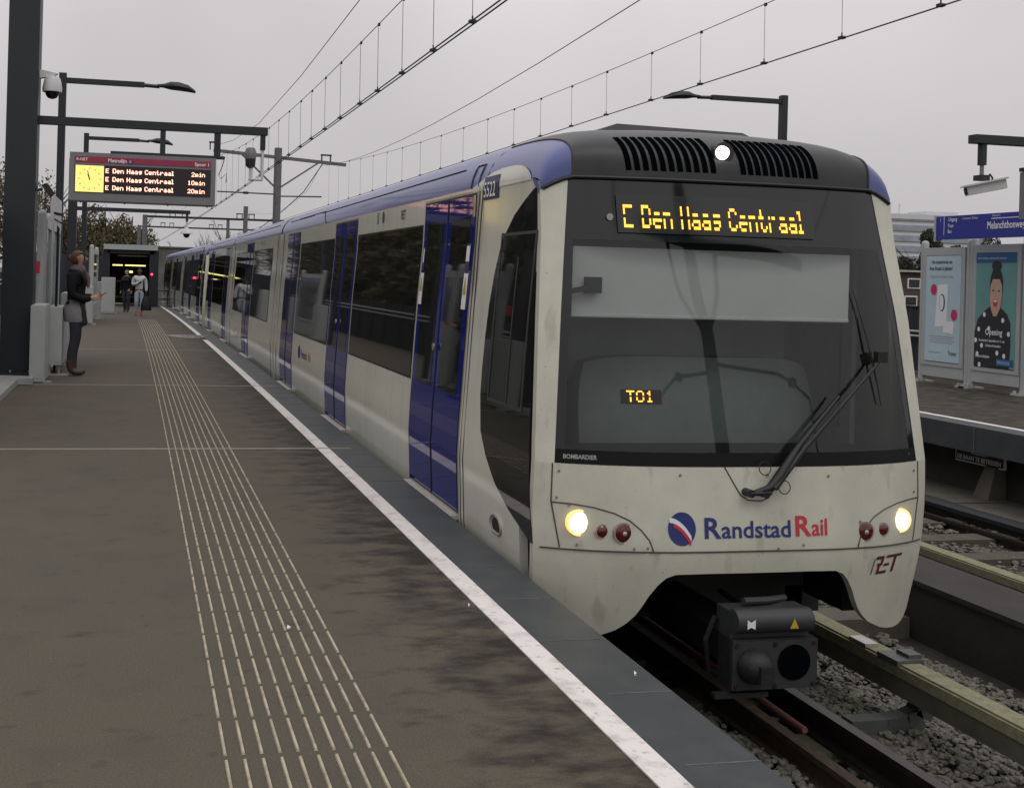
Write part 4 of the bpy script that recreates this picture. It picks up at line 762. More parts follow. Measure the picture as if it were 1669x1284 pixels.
# platform end ramp, fence
b = MB(); b.tube([(.95, 50, .6), (1.9, 52, .55)], .03); b.tube([(.95, 50, .2), (1.9, 52, .15)], .03)
for t in (0, .5, 1): b.tube([(.95 + .95 * t, 50 + 2 * t, -.15), (.95 + .95 * t, 50 + 2 * t, .6)], .03)
tag(b.build('end_railing', 'greysteel', loc=(1.4, 51, -.15)), 'low grey railing closing off the far end of the platform', 'railing')
b = MB(); b.tube([(3.0, 95, -.5), (3.0, 95, 1.9)], .06); b.box(2.8, 3.2, 94.9, 95, 1.2, 2.0); s_ = b.build('rail_signal', 'darksteel', loc=(3, 95, -.5)); tag(s_, 'distant rail signal showing red beyond the shelter', 'signal')
b = MB(); b.box(2.9, 3.1, 94.85, 94.9, 1.28, 1.5); b.build('signal_light', 'redlit', s_)
# fence along the back of the near platform
def ribfence(name, x, y0, y1, zt, zb_, label, rails, side):
    r_ = empty(name, (x, (y0 + y1) / 2, zb_), label, 'fence')
    b = MB(); n = int((y1 - y0) / .12)
    vs = []; fs = []
    for i in range(n + 1):
        y = y0 + (y1 - y0) * i / n; dx = .02 if i % 2 else -.02; vs += [(x + dx, y, zb_), (x + dx, y, zt)]
    fs = [(2 * i, 2 * i + 2, 2 * i + 3, 2 * i + 1) for i in range(n)]; b.add(vs, fs); b.box(x - .03, x + .03, y0, y1, zt, zt + .03); b.build('ribbed_panel', 'fence', r_)
    b = MB()
    for z in rails: b.tube([(x + side * .12, y0, z), (x + side * .12, y1, z)], .024)
    b.build('handrail', 'alu', r_)
    y = y0
    while y < y1: b = MB(); b.box(x + side * .04, x + side * .1, y - .03, y + .03, zb_, zt); b.build('fence_post', 'darksteel', r_); y += 2.0
    return r_
ribfence('platform_fence', 15.0, 2, 58, 1.24, 0, 'dark ribbed fence with two pale handrails behind the far platform', (.69, .78), -1)
ribfence('platform_fence', -4.4, 16, 56, 1.3, -.1, 'dark ribbed fence behind the near platform, mirrored in the metro windows', (.95, 1.08), 1)

# ================================================================= FAR PLATFORM THINGS
PX = 13.5
def S(y): return y * 1.125
fr1 = ad_frame(PX, 15.58, 16.64, 2.33, .36, 'grey poster frame with the pale blue newspaper poster on the far platform', 'poster frames on the far platform', posters=True)
fr2 = ad_frame(PX, 14.42, 15.50, 2.36, .36, 'grey poster frame with the teal poster of a laughing woman on the far platform', 'poster frames on the far platform', posters=True)
def poster(fr, y0, y1, z0, z1, m): b = MB(); b.box(PX - .076, PX - .062, y0, y1, z0, z1); return b.build('poster', m, fr)
def q(u, v, y1, z0, o=.079): return (PX - o, y1 - u, z0 + v)
# poster A (y 15.71..16.51)
ya1, za0 = 16.50, .375
pa = poster(fr1, 15.70, 16.50, za0, 2.17, 'posterA')
def poly(pts, m, name, parent, y1, z0, o=.079):
    b = MB(); b.add([q(u, v, y1, z0, o) for u, v in pts], [tuple(range(len(pts)))]); return b.build(name, m, parent)
def ell(cu, cv, ru, rv, n=20): return [(cu + ru * math.cos(2 * math.pi * k / n), cv + rv * math.sin(2 * math.pi * k / n)) for k in range(n)]
b = MB()
for t_, u, v, s_, x_ in (('Het meesterstuk van', .12, 1.66, .095, .6), ('Anna Enquist al gelezen?', .07, 1.55, .095, .58), ('Trouw', .55, .12, .11, .62)): text(b, t_, lambda a, c_: q(u + a, v + c_, ya1, za0), s_, xs=x_, bold=.0015)
b.build('lettering', 'textk', pa)
b = MB()
for t_, u, v, s_, x_ in (('Nu gratis bij 4 weken Trouw', .1, 1.42, .075, .6), ('Lees meer op trouw.nl', .1, .14, .05, .6)): text(b, t_, lambda a, c_: q(u + a, v + c_, ya1, za0), s_, xs=x_)
for k in range(4): b.add([q(.1 + .04 * (k % 2), .42 - k * .035, ya1, za0), q(.7 - .05 * (k % 2), .42 - k * .035, ya1, za0), q(.7 - .05 * (k % 2), .43 - k * .035, ya1, za0), q(.1 + .04 * (k % 2), .43 - k * .035, ya1, za0)], [(0, 1, 2, 3)])
b.build('small_print', 'textgrey', pa)
bk = poly([(.23, .58), (.5, .62), (.52, 1.32), (.28, 1.30)], 'paper', 'printed_book', pa, ya1, za0)
b = MB(); b.add([q(u, v, ya1, za0, .081) for u, v in ell(.39, 1.0, .07, .15)], [tuple(range(20))]); b.build('printed_leaf', 'posterblue', bk)
b = MB(); b.add([q(u, v, ya1, za0, .083) for u, v in ell(.38, 1.0, .05, .13)], [tuple(range(20))]); b.build('printed_leaf', 'paper', bk)
poly([(.42, .5), (.66, .48), (.68, .68), (.45, .7)], 'paper', 'printed_card', pa, ya1, za0, .0805)
for cu, cv in ((.19, 1.22), (.67, .80)): s_ = poly(ell(cu, cv, .07, .095), 'pred', 'printed_roundel', pa, ya1, za0, .0815)
# poster B (y 14.55..15.37)
yb1 = 15.37; pb = poster(fr2, 14.55, 15.37, za0, 2.2, 'posterB')
poly([(0, 1.67), (.82, 1.67), (.82, 1.825), (0, 1.825)], 'posterblue', 'blue_band', pb, yb1, za0)
poly([(.0, .0), (.72, .0), (.74, .35), (.73, .72), (.66, .86), (.5, .98), (.32, .98), (.2, .9), (.06, .76), (.0, .55)], 'pblack', 'printed_coat', pb, yb1, za0)
hr_ = poly(ell(.43, 1.30, .135, .30), 'pblack', 'printed_hair', pb, yb1, za0, .0805)
poly(ell(.43, 1.62, .10, .09), 'pblack', 'printed_bun', pb, yb1, za0, .0807)
fc = poly([(.33, .95), (.38, .82), (.45, .82), (.52, .95), (.55, 1.12), (.55, 1.3), (.5, 1.41), (.36, 1.41), (.31, 1.3), (.31, 1.1)], 'pskin', 'printed_face', pb, yb1, za0, .082)
for cu, cv, ru, rv, m in ((.42, 1.03, .045, .065, 'textred'), (.37, 1.23, .025, .012, 'pblack'), (.49, 1.22, .025, .012, 'pblack'), (.42, 1.06, .03, .02, 'paper')): poly(ell(cu, cv, ru, rv, 12), m, 'printed_feature', fc, yb1, za0, .0835 if m != 'paper' else .0845)
b = MB()
for cu, cv in ((.2, .84), (.58, .76), (.09, .6), (.7, .55), (.03, .42), (.16, .34), (.48, .24), (.62, .2), (.07, .2), (.12, .03), (.3, .62)):
    b.add([q(u, v, yb1, za0, .0815) for u, v in ell(cu, cv, .03, .04, 12)], [tuple(range(12))])
b.build('printed_dots', 'paper', pb)
b = MB(); text(b, 'Opening', lambda a, c_: q(.23 + a, .52 + c_, yb1, za0, .084), .14, xs=.72, bold=.002); text(b, 'Donderdag 5 december om 11 uur', lambda a, c_: q(.1 + a, .41 + c_, yb1, za0, .084), .055, xs=.68, bold=.001); text(b, 'Gelderse Rotterdam', lambda a, c_: q(.24 + a, .33 + c_, yb1, za0, .084), .055, xs=.68, bold=.001); text(b, 'Centrum Zuidplein', lambda a, c_: q(.03 + a, .15 + c_, yb1, za0, .084), .06, xs=.65, bold=.001); text(b, 'Overal dichtbij, de nieuwe winkel in de stad', lambda a, c_: q(.04 + a, 1.73 + c_, yb1, za0, .084), .045, xs=.72); b.build('lettering', 'textw', pb)
pk = poly([(.47, .04), (.8, .04), (.8, .15), (.47, .15)], 'posterblue', 'shop_badge', pb, yb1, za0, .0835); b = MB(); text(b, 'PRIMARK', lambda a, c_: q(.49 + a, .065 + c_, yb1, za0, .086), .08, xs=.8); b.build('lettering', 'posterA', pk)

# station name sign
K = 1.075; sx_ = 12.9; s0 = empty('station_sign', (sx_, 14, 2.4), 'long blue station name sign with white lettering over the far platform', 'sign')
b = MB(); b.box(sx_ - .05, sx_ + .05, 9.0, 15.6, 2.41, 2.785); b.build('sign_board', 'signblue', s0)
b = MB(); b.box(sx_ - .06, sx_ + .06, 15.6, 15.64, 2.38, 2.8); b.build('end_post', 'lightgrey', s0)
fq = lambda u0, z0: (lambda u, v: (sx_ - .054, u0 - u, z0 + v))
b = MB(); text(b, 'Uitgang', fq(15.33, 2.70), .085, xs=.72, bold=.001); text(b, 'G. Annastraat / Zuidhoek', fq(15.03, 2.715), .05, xs=.62); text(b, 'Tram', fq(15.34, 2.60), .08, xs=.72, bold=.001); text(b, 'Bus', fq(15.34, 2.51), .08, xs=.72, bold=.001); text(b, 'Metrolijn E', fq(14.42, 2.735), .05, xs=.7)
text(b, 'Melanchthonweg', fq(14.52, 2.55), .16, xs=.66, bold=.003); b.add([(sx_ - .053, 14.44, 2.70), (sx_ - .053, 12, 2.70), (sx_ - .053, 12, 2.712), (sx_ - .053, 14.44, 2.712)], [(0, 1, 2, 3)]); b.add([(sx_ - .053, 15.43, 2.48), (sx_ - .053, 15.42, 2.48), (sx_ - .053, 15.42, 2.78), (sx_ - .053, 15.43, 2.78)], [(0, 1, 2, 3)])
text(b, '1', fq(15.52, 2.70), .085, xs=.72)
b.build('lettering', 'textw', s0)
# far platform gantry with camera and board
g2 = empty('steel_gantry', (15.2, 12.27, 0), 'anthracite gantry arm over the far platform holding the long white camera', 'gantry')
b = MB(); b.box(14.9, 15.3, 12.1, 12.45, 0, 6); b.build('column', 'darksteel', g2); b = MB(); b.box(10.6, 14.9, 12.2, 12.34, 3.50, 3.61); b.build('arm', 'darksteel', g2)
b = MB(); b.box(10.72, 10.79, 12.23, 12.31, 3.22, 3.50); b.build('hanger', 'darksteel', g2); b = MB(); b.box(11.5, 11.58, 12.23, 12.31, 3.2, 3.5); b.build('hanger', 'darksteel', g2)
cc = empty('tube_camera', (10.75, 12.27, 3.0), 'long white boxy camera hanging from the far platform gantry', 'camera')
b = MB(); b.tube([(10.755, 12.27, 3.22), (10.755, 12.27, 3.08)], .025); b.build('stem', 'boardgrey', cc)
b = MB(); b.box(10.69, 10.82, 12.2, 12.34, 3.02, 3.09); b.tube([(10.82, 12.27, 3.05), (10.88, 12.27, 3.11), (10.92, 12.27, 3.06), (10.9, 12.27, 3.0)], .012); b.build('joint', 'black', cc)
b = MB(); b.obox((10.80, 12.25, 2.93), (.20, -.10, .05), (.035, .07, 0), (-.014, 0, .058)); b.build('housing', 'cctv', cc); b = MB(); b.obox((10.78, 12.25, 2.995), (.225, -.11, .058), (.05, .1, 0), (-.001, 0, .011)); b.build('sunshield', 'cctv', cc); b = MB(); b.obox((10.595, 12.352, 2.878), (.004, -.002, .0), (.022, .048, 0), (-.009, 0, .04)); b.build('lens_window', 'dome', cc)
bb = empty('departure_board', (12.0, 12.27, 2.5), 'grey end of a departure board at the right edge, over the far platform', 'display board')
b = MB(); b.box(11.45, 13.4, 12.14, 12.4, 2.55, 3.17); b.build('housing', 'boardgrey', bb); b = MB(); b.box(11.38, 13.4, 12.2, 12.34, 3.17, 3.22); b.build('top_bar', 'darksteel', bb)

# ================================================================= CATENARY
mast = empty('catenary_mast', (5.92, 47, -1), 'grey catenary mast with crossarm standing behind the metro', 'mast', 'catenary masts')
b = MB(); b.tube([(5.92, 47, -1.2), (5.92, 47, 7.0)], .17, 16); b.build('pole', 'greysteel', mast)
b = MB(); b.beam((3.1, 47, 6.77), (8.95, 47, 6.40), .12, .14); b.build('crossarm', 'greysteel', mast)
b = MB(); b.beam((5.85, 47, 5.25), (4.3, 47, 6.68), .07, .07); b.beam((6.0, 47, 5.25), (7.75, 47, 6.46), .07, .07); b.build('brace', 'greysteel', mast)
for (x, z) in ((3.15, 6.78), (8.05, 6.46)):
    b = MB(); b.box(x - .22, x - .17, 46.95, 47.05, z, z + .32); b.box(x + .17, x + .22, 46.95, 47.05, z, z + .32); b.box(x - .24, x + .24, 46.93, 47.07, z + .3, z + .36); b.build('insulator_frame', 'darksteel', mast)
b = MB(); b.tube([(3.3, 47, 5.0), (5.8, 47, 4.98)], .03); b.lathe((4.55, 47, 4.99), [(.03, -.12), (.06, -.1), (.06, .1), (.03, .12)], 10, 'x'); b.tube([(6.05, 47, 4.9), (7.9, 47, 4.95)], .03); b.build('registration_arm', 'darksteel', mast)
m0 = empty('catenary_mast', (5.68, .6, -1), 'grey catenary mast close to the viewer, seen only mirrored in the metro windscreen', 'mast', 'catenary masts')
MXX = 5.68
b = MB(); b.tube([(MXX, .6, -1.2), (MXX, .6, 5.4)], .13, 14); b.build('pole', 'darksteel', m0)
b = MB(); b.beam((MXX - 1.5, .6, 4.75), (MXX + 2.6, .6, 4.6), .12, .12); b.build('crossarm', 'darksteel', m0)
for sx in (-1, 1): b = MB(); b.tube([(MXX + sx * .05, .6, 3.1), (MXX + sx * .25, .6, 3.5), (MXX + sx * .5, .6, 4.1), (MXX + sx * .62, .6, 4.7)], .05); b.build('brace', 'darksteel', m0)
b = MB(); b.tube([(MXX, .6, 2.6), (MXX - 1.0, .6, 2.5), (MXX - 1.5, .6, 2.3)], .022); b.lathe((MXX - .9, .6, 2.51), [(.02, -.1), (.05, -.08), (.05, .08), (.02, .1)], 10, 'x'); b.tube([(MXX, .6, 2.7), (MXX + 1.2, .6, 2.6), (MXX + 2.0, .6, 2.35), (MXX + 2.1, .6, 1.5)], .022); b.lathe((MXX + 1.5, .6, 2.52), [(.02, -.12), (.06, -.08), (.06, .08), (.02, .12)], 10, 'x'); b.build('registration_arm', 'darksteel', m0)
for y, zt, lb in ((72, 6.0, 'second catenary portal down the line, seen above the far shelter'), (100, 6.4, 'third and farthest catenary portal down the line')):
    r_ = empty('catenary_mast', (.3, y, -1), lb, 'mast', 'catenary masts')
    xl = .35 * y / 60 - .5 * (y > 90); b = MB(); b.box(xl - .16, xl + .16, y - .16, y + .16, -1.5, zt - .9); b.build('pole', 'greysteel', r_)
    zz = zt - 1.0; b = MB(); b.beam((xl, y, zz), (9.8 * y / 72, y, zz + .02), .14, .14); b.build('crossarm', 'darksteel', r_)
    b = MB(); xr = 6.0 + (y - 47) * .04; b.box(xr - .14, xr + .14, y - .14, y + .14, -1.5, zz + .9); b.build('pole', 'greysteel', r_)
    b = MB()
    for x in (2.2, 3.0, 6.6, 7.4): b.box(x - .2, x - .15, y - .05, y + .05, zz + .05, zz + .35); b.box(x + .15, x + .2, y - .05, y + .05, zz + .05, zz + .35); b.box(x - .22, x + .22, y - .05, y + .05, zz + .35, zz + .42)
    b.build('insulator_frame', 'darksteel', r_)
def wire(name, label, pts, r_, group='overhead wires'):
    b = MB(); b.tube(pts, r_, 5); o = b.build(name, 'plate', loc=pts[0]); return tag(o, label, 'wire', group)
def catenary(x, zc, zm, drops, label, far, span0, dbl):
    r_ = empty('overhead_wire', (x, 20, zc), label, 'wire', 'overhead wires')
    X = lambda y: x + wx(y)
    b = MB()
    ys = [1.5, 5, 10, 15, 20, 25, 30, 36, 42, 47, 60, 72, 86, 100]
    for dx in ((-.028, .028) if dbl else (0,)): b.tube([(X(y) + dx, y, zc + gz(y)) for y in ys], .009, 5)
    b.build('contact_wire', 'plate', r_)
    def mz(y):
        if y <= 47: t = (y - 19) / 28.; return zm + (far - zm) * t * t * (1 if y > 19 else .55) + gz(y)
        t = (y - 60) / 12.5; return 4.9 + (far - 5.4) * min(t * t, 1) * .8
    b = MB(); b.tube([(X(y), y, mz(y)) for y in [1.5, 3, 5, 7, 9, 11, 13, 15, 17, 19, 22, 25, 28, 31, 34, 37, 40, 43, 45, 47, 50, 54, 58, 62, 66, 70, 72]], .006, 5); b.build('messenger_wire', 'plate', r_)
    for y in drops:
        b = MB(); b.tube([(X(y), y, zc + gz(y)), (X(y) - .01, y, mz(y))], .0035, 4)
        b.box(X(y) - .035, X(y) + .035, y - .03, y + .03, zc + gz(y) - .005, zc + gz(y) + .025); b.tube([(X(y), y, zc + gz(y)), (X(y), y, zc + gz(y) + .07)], .009, 5); b.box(X(y) - .014, X(y) + .014, y - .02, y + .02, mz(y) - .03, mz(y) + .01); b.build('dropper', 'plate', r_)
catenary(3.25, 4.135, 5.06, [8.9, 10.44, 11.89, 13.34, 14.73, 15.92, 17.47, 18.89, 20.33, 21.66, 23.27, 24.9, 26.6, 28.3, 30, 31.8, 33.7, 35.6, 37.5, 39.4, 41.4, 43.4], 'overhead line with droppers above the near track, passing top left of centre', 6.6, 20, True)
catenary(8.3, 4.59, 5.38, [7.9, 9.3, 10.09, 11.72, 13.36, 15.04, 16.61, 18.32, 19.89, 21.5, 23.1, 24.9, 26.8, 28.8, 30.9, 33, 35, 37, 39, 41, 43, 45], 'overhead line with droppers above the far track, rising to the top right', 6.45, 20, False)
wire('feeder_wire', 'single bare wire without droppers crossing the sky above the metro roof', [(5.9, 4, 4.98)] + [(5.8 + (8.05 - 5.8) * ((y - 12) / 35 if y > 12 else 0), y, 4.94 + .35 * ((y - 14) / 33) ** 2 * (4 if y > 14 else 0) * 1.0 + 0) for y in (8, 12, 16, 20, 24, 28, 32, 36, 40, 44, 47)], .007)
wire('feeder_wire', 'leftmost bare wire running to the top edge, left of the droppered line', [(3.25, 2, 6.6), (3.24, 8, 6.1), (3.22, 16, 5.76), (3.2, 22, 5.62), (3.1, 29, 5.55), (3.0, 36, 5.9), (2.95, 42, 6.45), (2.95, 47, 7.1)], .007)
wire('feeder_wire', 'slack cable loop hanging down from the crossarm insulator behind the metro', [(7.9, 47, 6.4), (7.4, 49, 5.3), (6.9, 52, 4.6), (6.6, 55, 4.2), (6.5, 60, 3.9)], .02)
wire('feeder_wire', 'curled jumper wire under the left end of the crossarm', [(3.6, 47, 6.5), (3.5, 47, 6.1), (3.35, 47, 5.7), (3.45, 47, 5.55), (3.7, 47, 5.8), (3.68, 47, 5.4)], .02)

# ================================================================= BACKGROUND
of = empty('office_building', (190, 210, -2), 'pale office block with horizontal window bands beyond the far platform', 'building')
b = MB(); b.box(148, 157, 206, 226, -3, 19.4); b.box(157.01, 185, 208, 226, -3, 17.6); b.box(157, 186, 207.6, 208, 17.0, 18.1); b.build('walls', 'office', of)
for k in range(8):
    z = 1.2 + 2.25 * k; b = MB(); b.box(157.6, 184.6, 207.7, 208.02, z - .3, z + 1.0); b.box(148.4, 156.8, 205.85, 206.02, z - .3, z + .95); b.build('window', 'officeg', of)
b = MB(); b.box(172, 180, 212, 218, 17.6, 19.2); b.tube([(163, 212, 17.6), (163, 212, 20.6)], .15); b.tube([(165.2, 212, 17.6), (165.2, 212, 20.6)], .15); b.build('roof_plant', 'office', of)
hs_ = empty('brick_house', (48, 62, -2), 'brown brick house with small white framed windows behind the far fence', 'house')
b = MB(); b.box(43, 60, 60, 68, -3, 2.7); b.build('wall', 'brick', hs_); b = MB(); b.box(42.6, 60.4, 59.7, 68.2, 2.7, 2.82); b.build('roof', 'alu', hs_)
for (x, z) in ((47.9, 2.0), (47.7, .9), (45.9, 2.0), (49.9, 2.0), (49.6, .9), (45.7, .9)):
    b = MB(); b.box(x - .45, x + .45, 59.93, 60.02, z - .32, z + .32); w_ = b.build('window', 'textw', hs_); b = MB(); b.box(x - .37, x + .37, 59.9, 59.94, z - .25, z + .25); b.build('pane', 'glass', w_)
b = MB(); b.beam((45.9, 59.6, 1.6), (47.3, 59.6, .2), .1, .12); b.beam((45.7, 59.6, 1.45), (47.0, 59.6, .2), .1, .05); b.build('stair_rail', 'lightgrey', hs_)
b = MB(); b.box(.9, 16, 76, 76.6, -2, 3.05); b.box(.9, 16, 75.9, 76.7, 3.05, 3.15); tag(b.build('noise_wall', 'wallg', loc=(6, 76, -2)), 'mottled grey noise wall across the line beyond the shelter', 'wall')
b = MB()
for k in range(10): y = 76; b.box(1.4 + k * 1.5, 1.5 + k * 1.5, 75.8, 75.9, -2, 3.1)
tag(b.build('wall_post', 'greysteel', loc=(6, 75.8, -2)), 'row of slim grey posts standing against the noise wall', 'posts') if False else None
b = MB(); b.box(-6, -1.4, 58, 58.3, -2, 2.2); tag(b.build('dark_wall', 'fence', loc=(-4, 58, -2)), 'dark low wall behind the shelter at the left', 'wall')

def leafmesh(name, n, rx, ry, rz, size, m, seed, clumps=14, hollow=.35):
    R = np.random.default_rng(seed); C = R.normal(0, 1, (clumps, 3)); C /= np.linalg.norm(C, axis=1)[:, None]; C *= R.uniform(.35, .85, (clumps, 1)); cr = R.uniform(.25, .5, clumps)
    i = R.integers(0, clumps, n); d = R.normal(0, 1, (n, 3)); d /= np.linalg.norm(d, axis=1)[:, None]; P = C[i] + d * (cr[i] * R.uniform(hollow, 1.0, n) ** .6)[:, None]; P *= np.array([rx, ry, rz])
    a = R.normal(0, 1, (n, 3)); a /= np.linalg.norm(a, axis=1)[:, None]; b_ = np.cross(a, R.normal(0, 1, (n, 3))); b_ /= np.linalg.norm(b_, axis=1)[:, None]
    s = size * R.uniform(.5, 1.3, (n, 1)); V = np.concatenate([P + a * s, P + b_ * s * .55, P - a * s, P - b_ * s * .55]).reshape(4, n, 3).transpose(1, 0, 2).reshape(-1, 3)
    me = bpy.data.meshes.new(name); me.from_pydata(V.tolist(), [], np.arange(4 * n).reshape(n, 4).tolist()); me.materials.append(MA[m]); return me
CR = {'d': [leafmesh('crown', 9000, 1, 1, 1, .05, 'leafd', 10 + k) for k in range(2)], 'b': [leafmesh('crown', 8000, 1, 1, 1, .05, 'leafb', 20 + k, 18) for k in range(2)], 'y': [leafmesh('crown', 3500, 1, 1, 1, .04, 'leafy', 30 + k, 20, .1) for k in range(1)]}
def trunkmesh(seed, limbs=9, bare=False):
    R = random.Random(seed); b = MB(); b.tube([(0, 0, 0), (.01, 0, .35), (-.01, .02, .7), (0, 0, 1.0)], [.028, .022, .014, .006], 7)
    for k in range(limbs):
        z = R.uniform(.3, .8); a = R.uniform(0, 6.28); l = R.uniform(.18, .34)
        p = Vector((0, 0, z)); q_ = p + Vector((math.cos(a) * l, math.sin(a) * l, R.uniform(.1, .26))); b.tube([p, (p + q_) / 2 + Vector((0, 0, -.02)), q_], [.011, .007, .003], 5)
        for j in range(3 if not bare else 8):
            t = R.uniform(.3, 1); s0_ = p + (q_ - p) * t; a2 = a + R.uniform(-1, 1); q2 = s0_ + Vector((math.cos(a2) * .14, math.sin(a2) * .14, R.uniform(.05, .2))); b.tube([s0_, q2], [.004, .0015], 4)
            if bare:
                for jj in range(4): a3 = a2 + R.uniform(-1, 1); s1 = s0_ + (q2 - s0_) * R.uniform(.3, 1); b.tube([s1, s1 + Vector((math.cos(a3) * .07, math.sin(a3) * .07, R.uniform(.03, .12)))], [.002, .001], 3)
    return b
def tree(x, y, h, w_, kind, label, group, zb_=-2.5, crown0=.2):
    r_ = empty('tree', (x, y, zb_), label, 'tree', group)
    key = (kind == 'n', random.randrange(3))
    if key not in TRK: tm = trunkmesh(random.random(), 12 if key[0] else 8, key[0]); TRK[key] = tm.build('trunk', 'bark')
    src = TRK[key]; t = src.copy(); COL.objects.link(t); t.parent = r_; t.scale = (h * (.9 if kind != 'n' else w_ / h * 1.6), h * .9, h * .95)
    if kind != 'n':
        c_ = bpy.data.objects.new('crown', random.choice(CR[kind])); COL.objects.link(c_); c_.parent = r_; c_.location = (0, 0, h * (crown0 + 1) / 2); c_.scale = (w_, w_, h * (1 - crown0) / 2); c_.rotation_euler.z = random.uniform(0, 6.28)
TRK = {}
G1 = 'trees beyond the near platform'
LT = [(-12.5, 108, 13.6, 4.2, 'y', 'pale thin leaved tree at the left edge, seen beside the thick column'), (-9.2, 112, 12.6, 3.4, 'y', 'pale feathery tree seen right of the thick column'), (-6.0, 104, 9.6, 2.6, 'b', 'olive tree behind the speaker side, under the lamp arm'), (-3.2, 108, 10.4, 3.0, 'b', 'olive brown tree partly behind the departure board'), (-.6, 112, 9.8, 2.6, 'b', 'olive brown tree rising over the shelter roof, rightmost of the brown ones')]
for i, (x, y, h, w_, k, lb) in enumerate(LT): tree(x, y, h, w_, k, lb, G1)
for i in range(17):
    y = 14 + i * 6.5; tree(-14.5 - (i % 3) * 1.8 - max(0, y - 60) * .05, y, 10.0 + (i * 7 % 4) * .6, 4.4, 'd' if i % 3 else 'b', 'evergreen tree of the row behind the near platform fence, mirrored in the metro windows', 'tree row behind the near platform fence')
for i, (x, y, h, lb) in enumerate(((6.2, 92, 6.9, 'bare twiggy tree just left of the tall catenary mast'), (8.0, 96, 8.0, 'bare twiggy tree right behind the tall catenary mast'), (4.0, 90, 6.0, 'low bare tree above the noise wall'), (10.2, 95, 7.0, 'bare tree peeping over the metro roof'))): tree(x, y, h, 2.6, 'n', lb, 'bare trees beyond the wall')
for i, (x, y, h, w_, lb) in enumerate(((64.8, 80, 9.6, 2.3, 'rounded dark tree left of the station sign'), (68.5, 80, 8.3, 2.6, 'dark tree directly under the station sign'), (72.5, 81, 8.5, 2.8, 'dark tree under the right half of the station sign'), (77, 82, 8.2, 3, 'dark tree at the right edge under the sign'))): tree(x, y, h, w_, 'd', lb, 'trees behind the far platform')
for o in TRK.values(): bpy.data.objects.remove(o)
b = MB(); hz = RNG.normal(0, 1, (1, 3))
hm = leafmesh('hedge', 16000, 26, 2.2, 2.2, .16, 'leafd', 77, 60); ho = bpy.data.objects.new('far_hedge', hm); COL.objects.link(ho); ho.location = (14, 125, -.2); tag(ho, 'dense dark hedge mass behind the noise wall', 'hedge', kind='stuff')

# ================================================================= PEOPLE
def skin_obj(name, nodes, edges, m, parent, sub=2, root=0, sharp=False):
    me = bpy.data.meshes.new(name); off = rootloc(parent) if parent else Vector((0, 0, 0)); me.from_pydata([tuple(Vector(n[:3])) for n in nodes], edges, [])
    me.materials.append(MA[m]); o = bpy.data.objects.new(name, me); COL.objects.link(o)
    sm = o.modifiers.new('skin', 'SKIN'); sm.use_smooth_shade = True; sm.branch_smoothing = .3
    if not me.skin_vertices: 
        pass
    for i, n in enumerate(nodes):
        sv = me.skin_vertices[0].data[i]; sv.radius = (n[3], n[4] if len(n) > 4 else n[3]); sv.use_root = (i == root)
    ss = o.modifiers.new('sub', 'SUBSURF'); ss.levels = sub; ss.render_levels = sub
    o.parent = parent; return o
def ensure_skin(me):
    bm = bmesh.new(); bm.from_mesh(me); bm.verts.layers.skin.verify(); bm.to_mesh(me); bm.free()
_old = bpy.types.Mesh
def skin_obj(name, nodes, edges, m, parent, sub=2, root=0):
    me = bpy.data.meshes.new(name); me.from_pydata([tuple(n[:3]) for n in nodes], edges, []); ensure_skin(me); me.materials.append(MA[m])
    o = bpy.data.objects.new(name, me); COL.objects.link(o)
    for i, n in enumerate(nodes):
        sv = me.skin_vertices[0].data[i]; sv.radius = (n[3], n[4] if len(n) > 4 else n[3]); sv.use_root = (i == root)
    s_ = o.modifiers.new('skin', 'SKIN'); s_.use_smooth_shade = True; ss = o.modifiers.new('sub', 'SUBSURF'); ss.levels = ss.render_levels = sub; o.parent = parent; return o
def chain(n0, n): return [(n0 + i, n0 + i + 1) for i in range(n - 1)]
def rings(b, secs, n=16):
    """stack of ellipses: (cx, cy, z, rx, ry)"""
    vs = []
    for (cx_, cy_, z, rx, ry) in secs:
        for k in range(n): a = 2 * math.pi * k / n; vs.append((cx_ + rx * math.cos(a), cy_ + ry * math.sin(a), z))
    b.add(vs, [(i * n + k, i * n + (k + 1) % n, (i + 1) * n + (k + 1) % n, (i + 1) * n + k) for i in range(len(secs) - 1) for k in range(n)] + [tuple(range(n)), tuple(range((len(secs) - 1) * n, len(secs) * n))])
def head(parent, c, r=.1, face=1, m='skin', f_dir=(1, 0)):
    """head looking along f_dir; returns nothing, merged into a body chain elsewhere"""
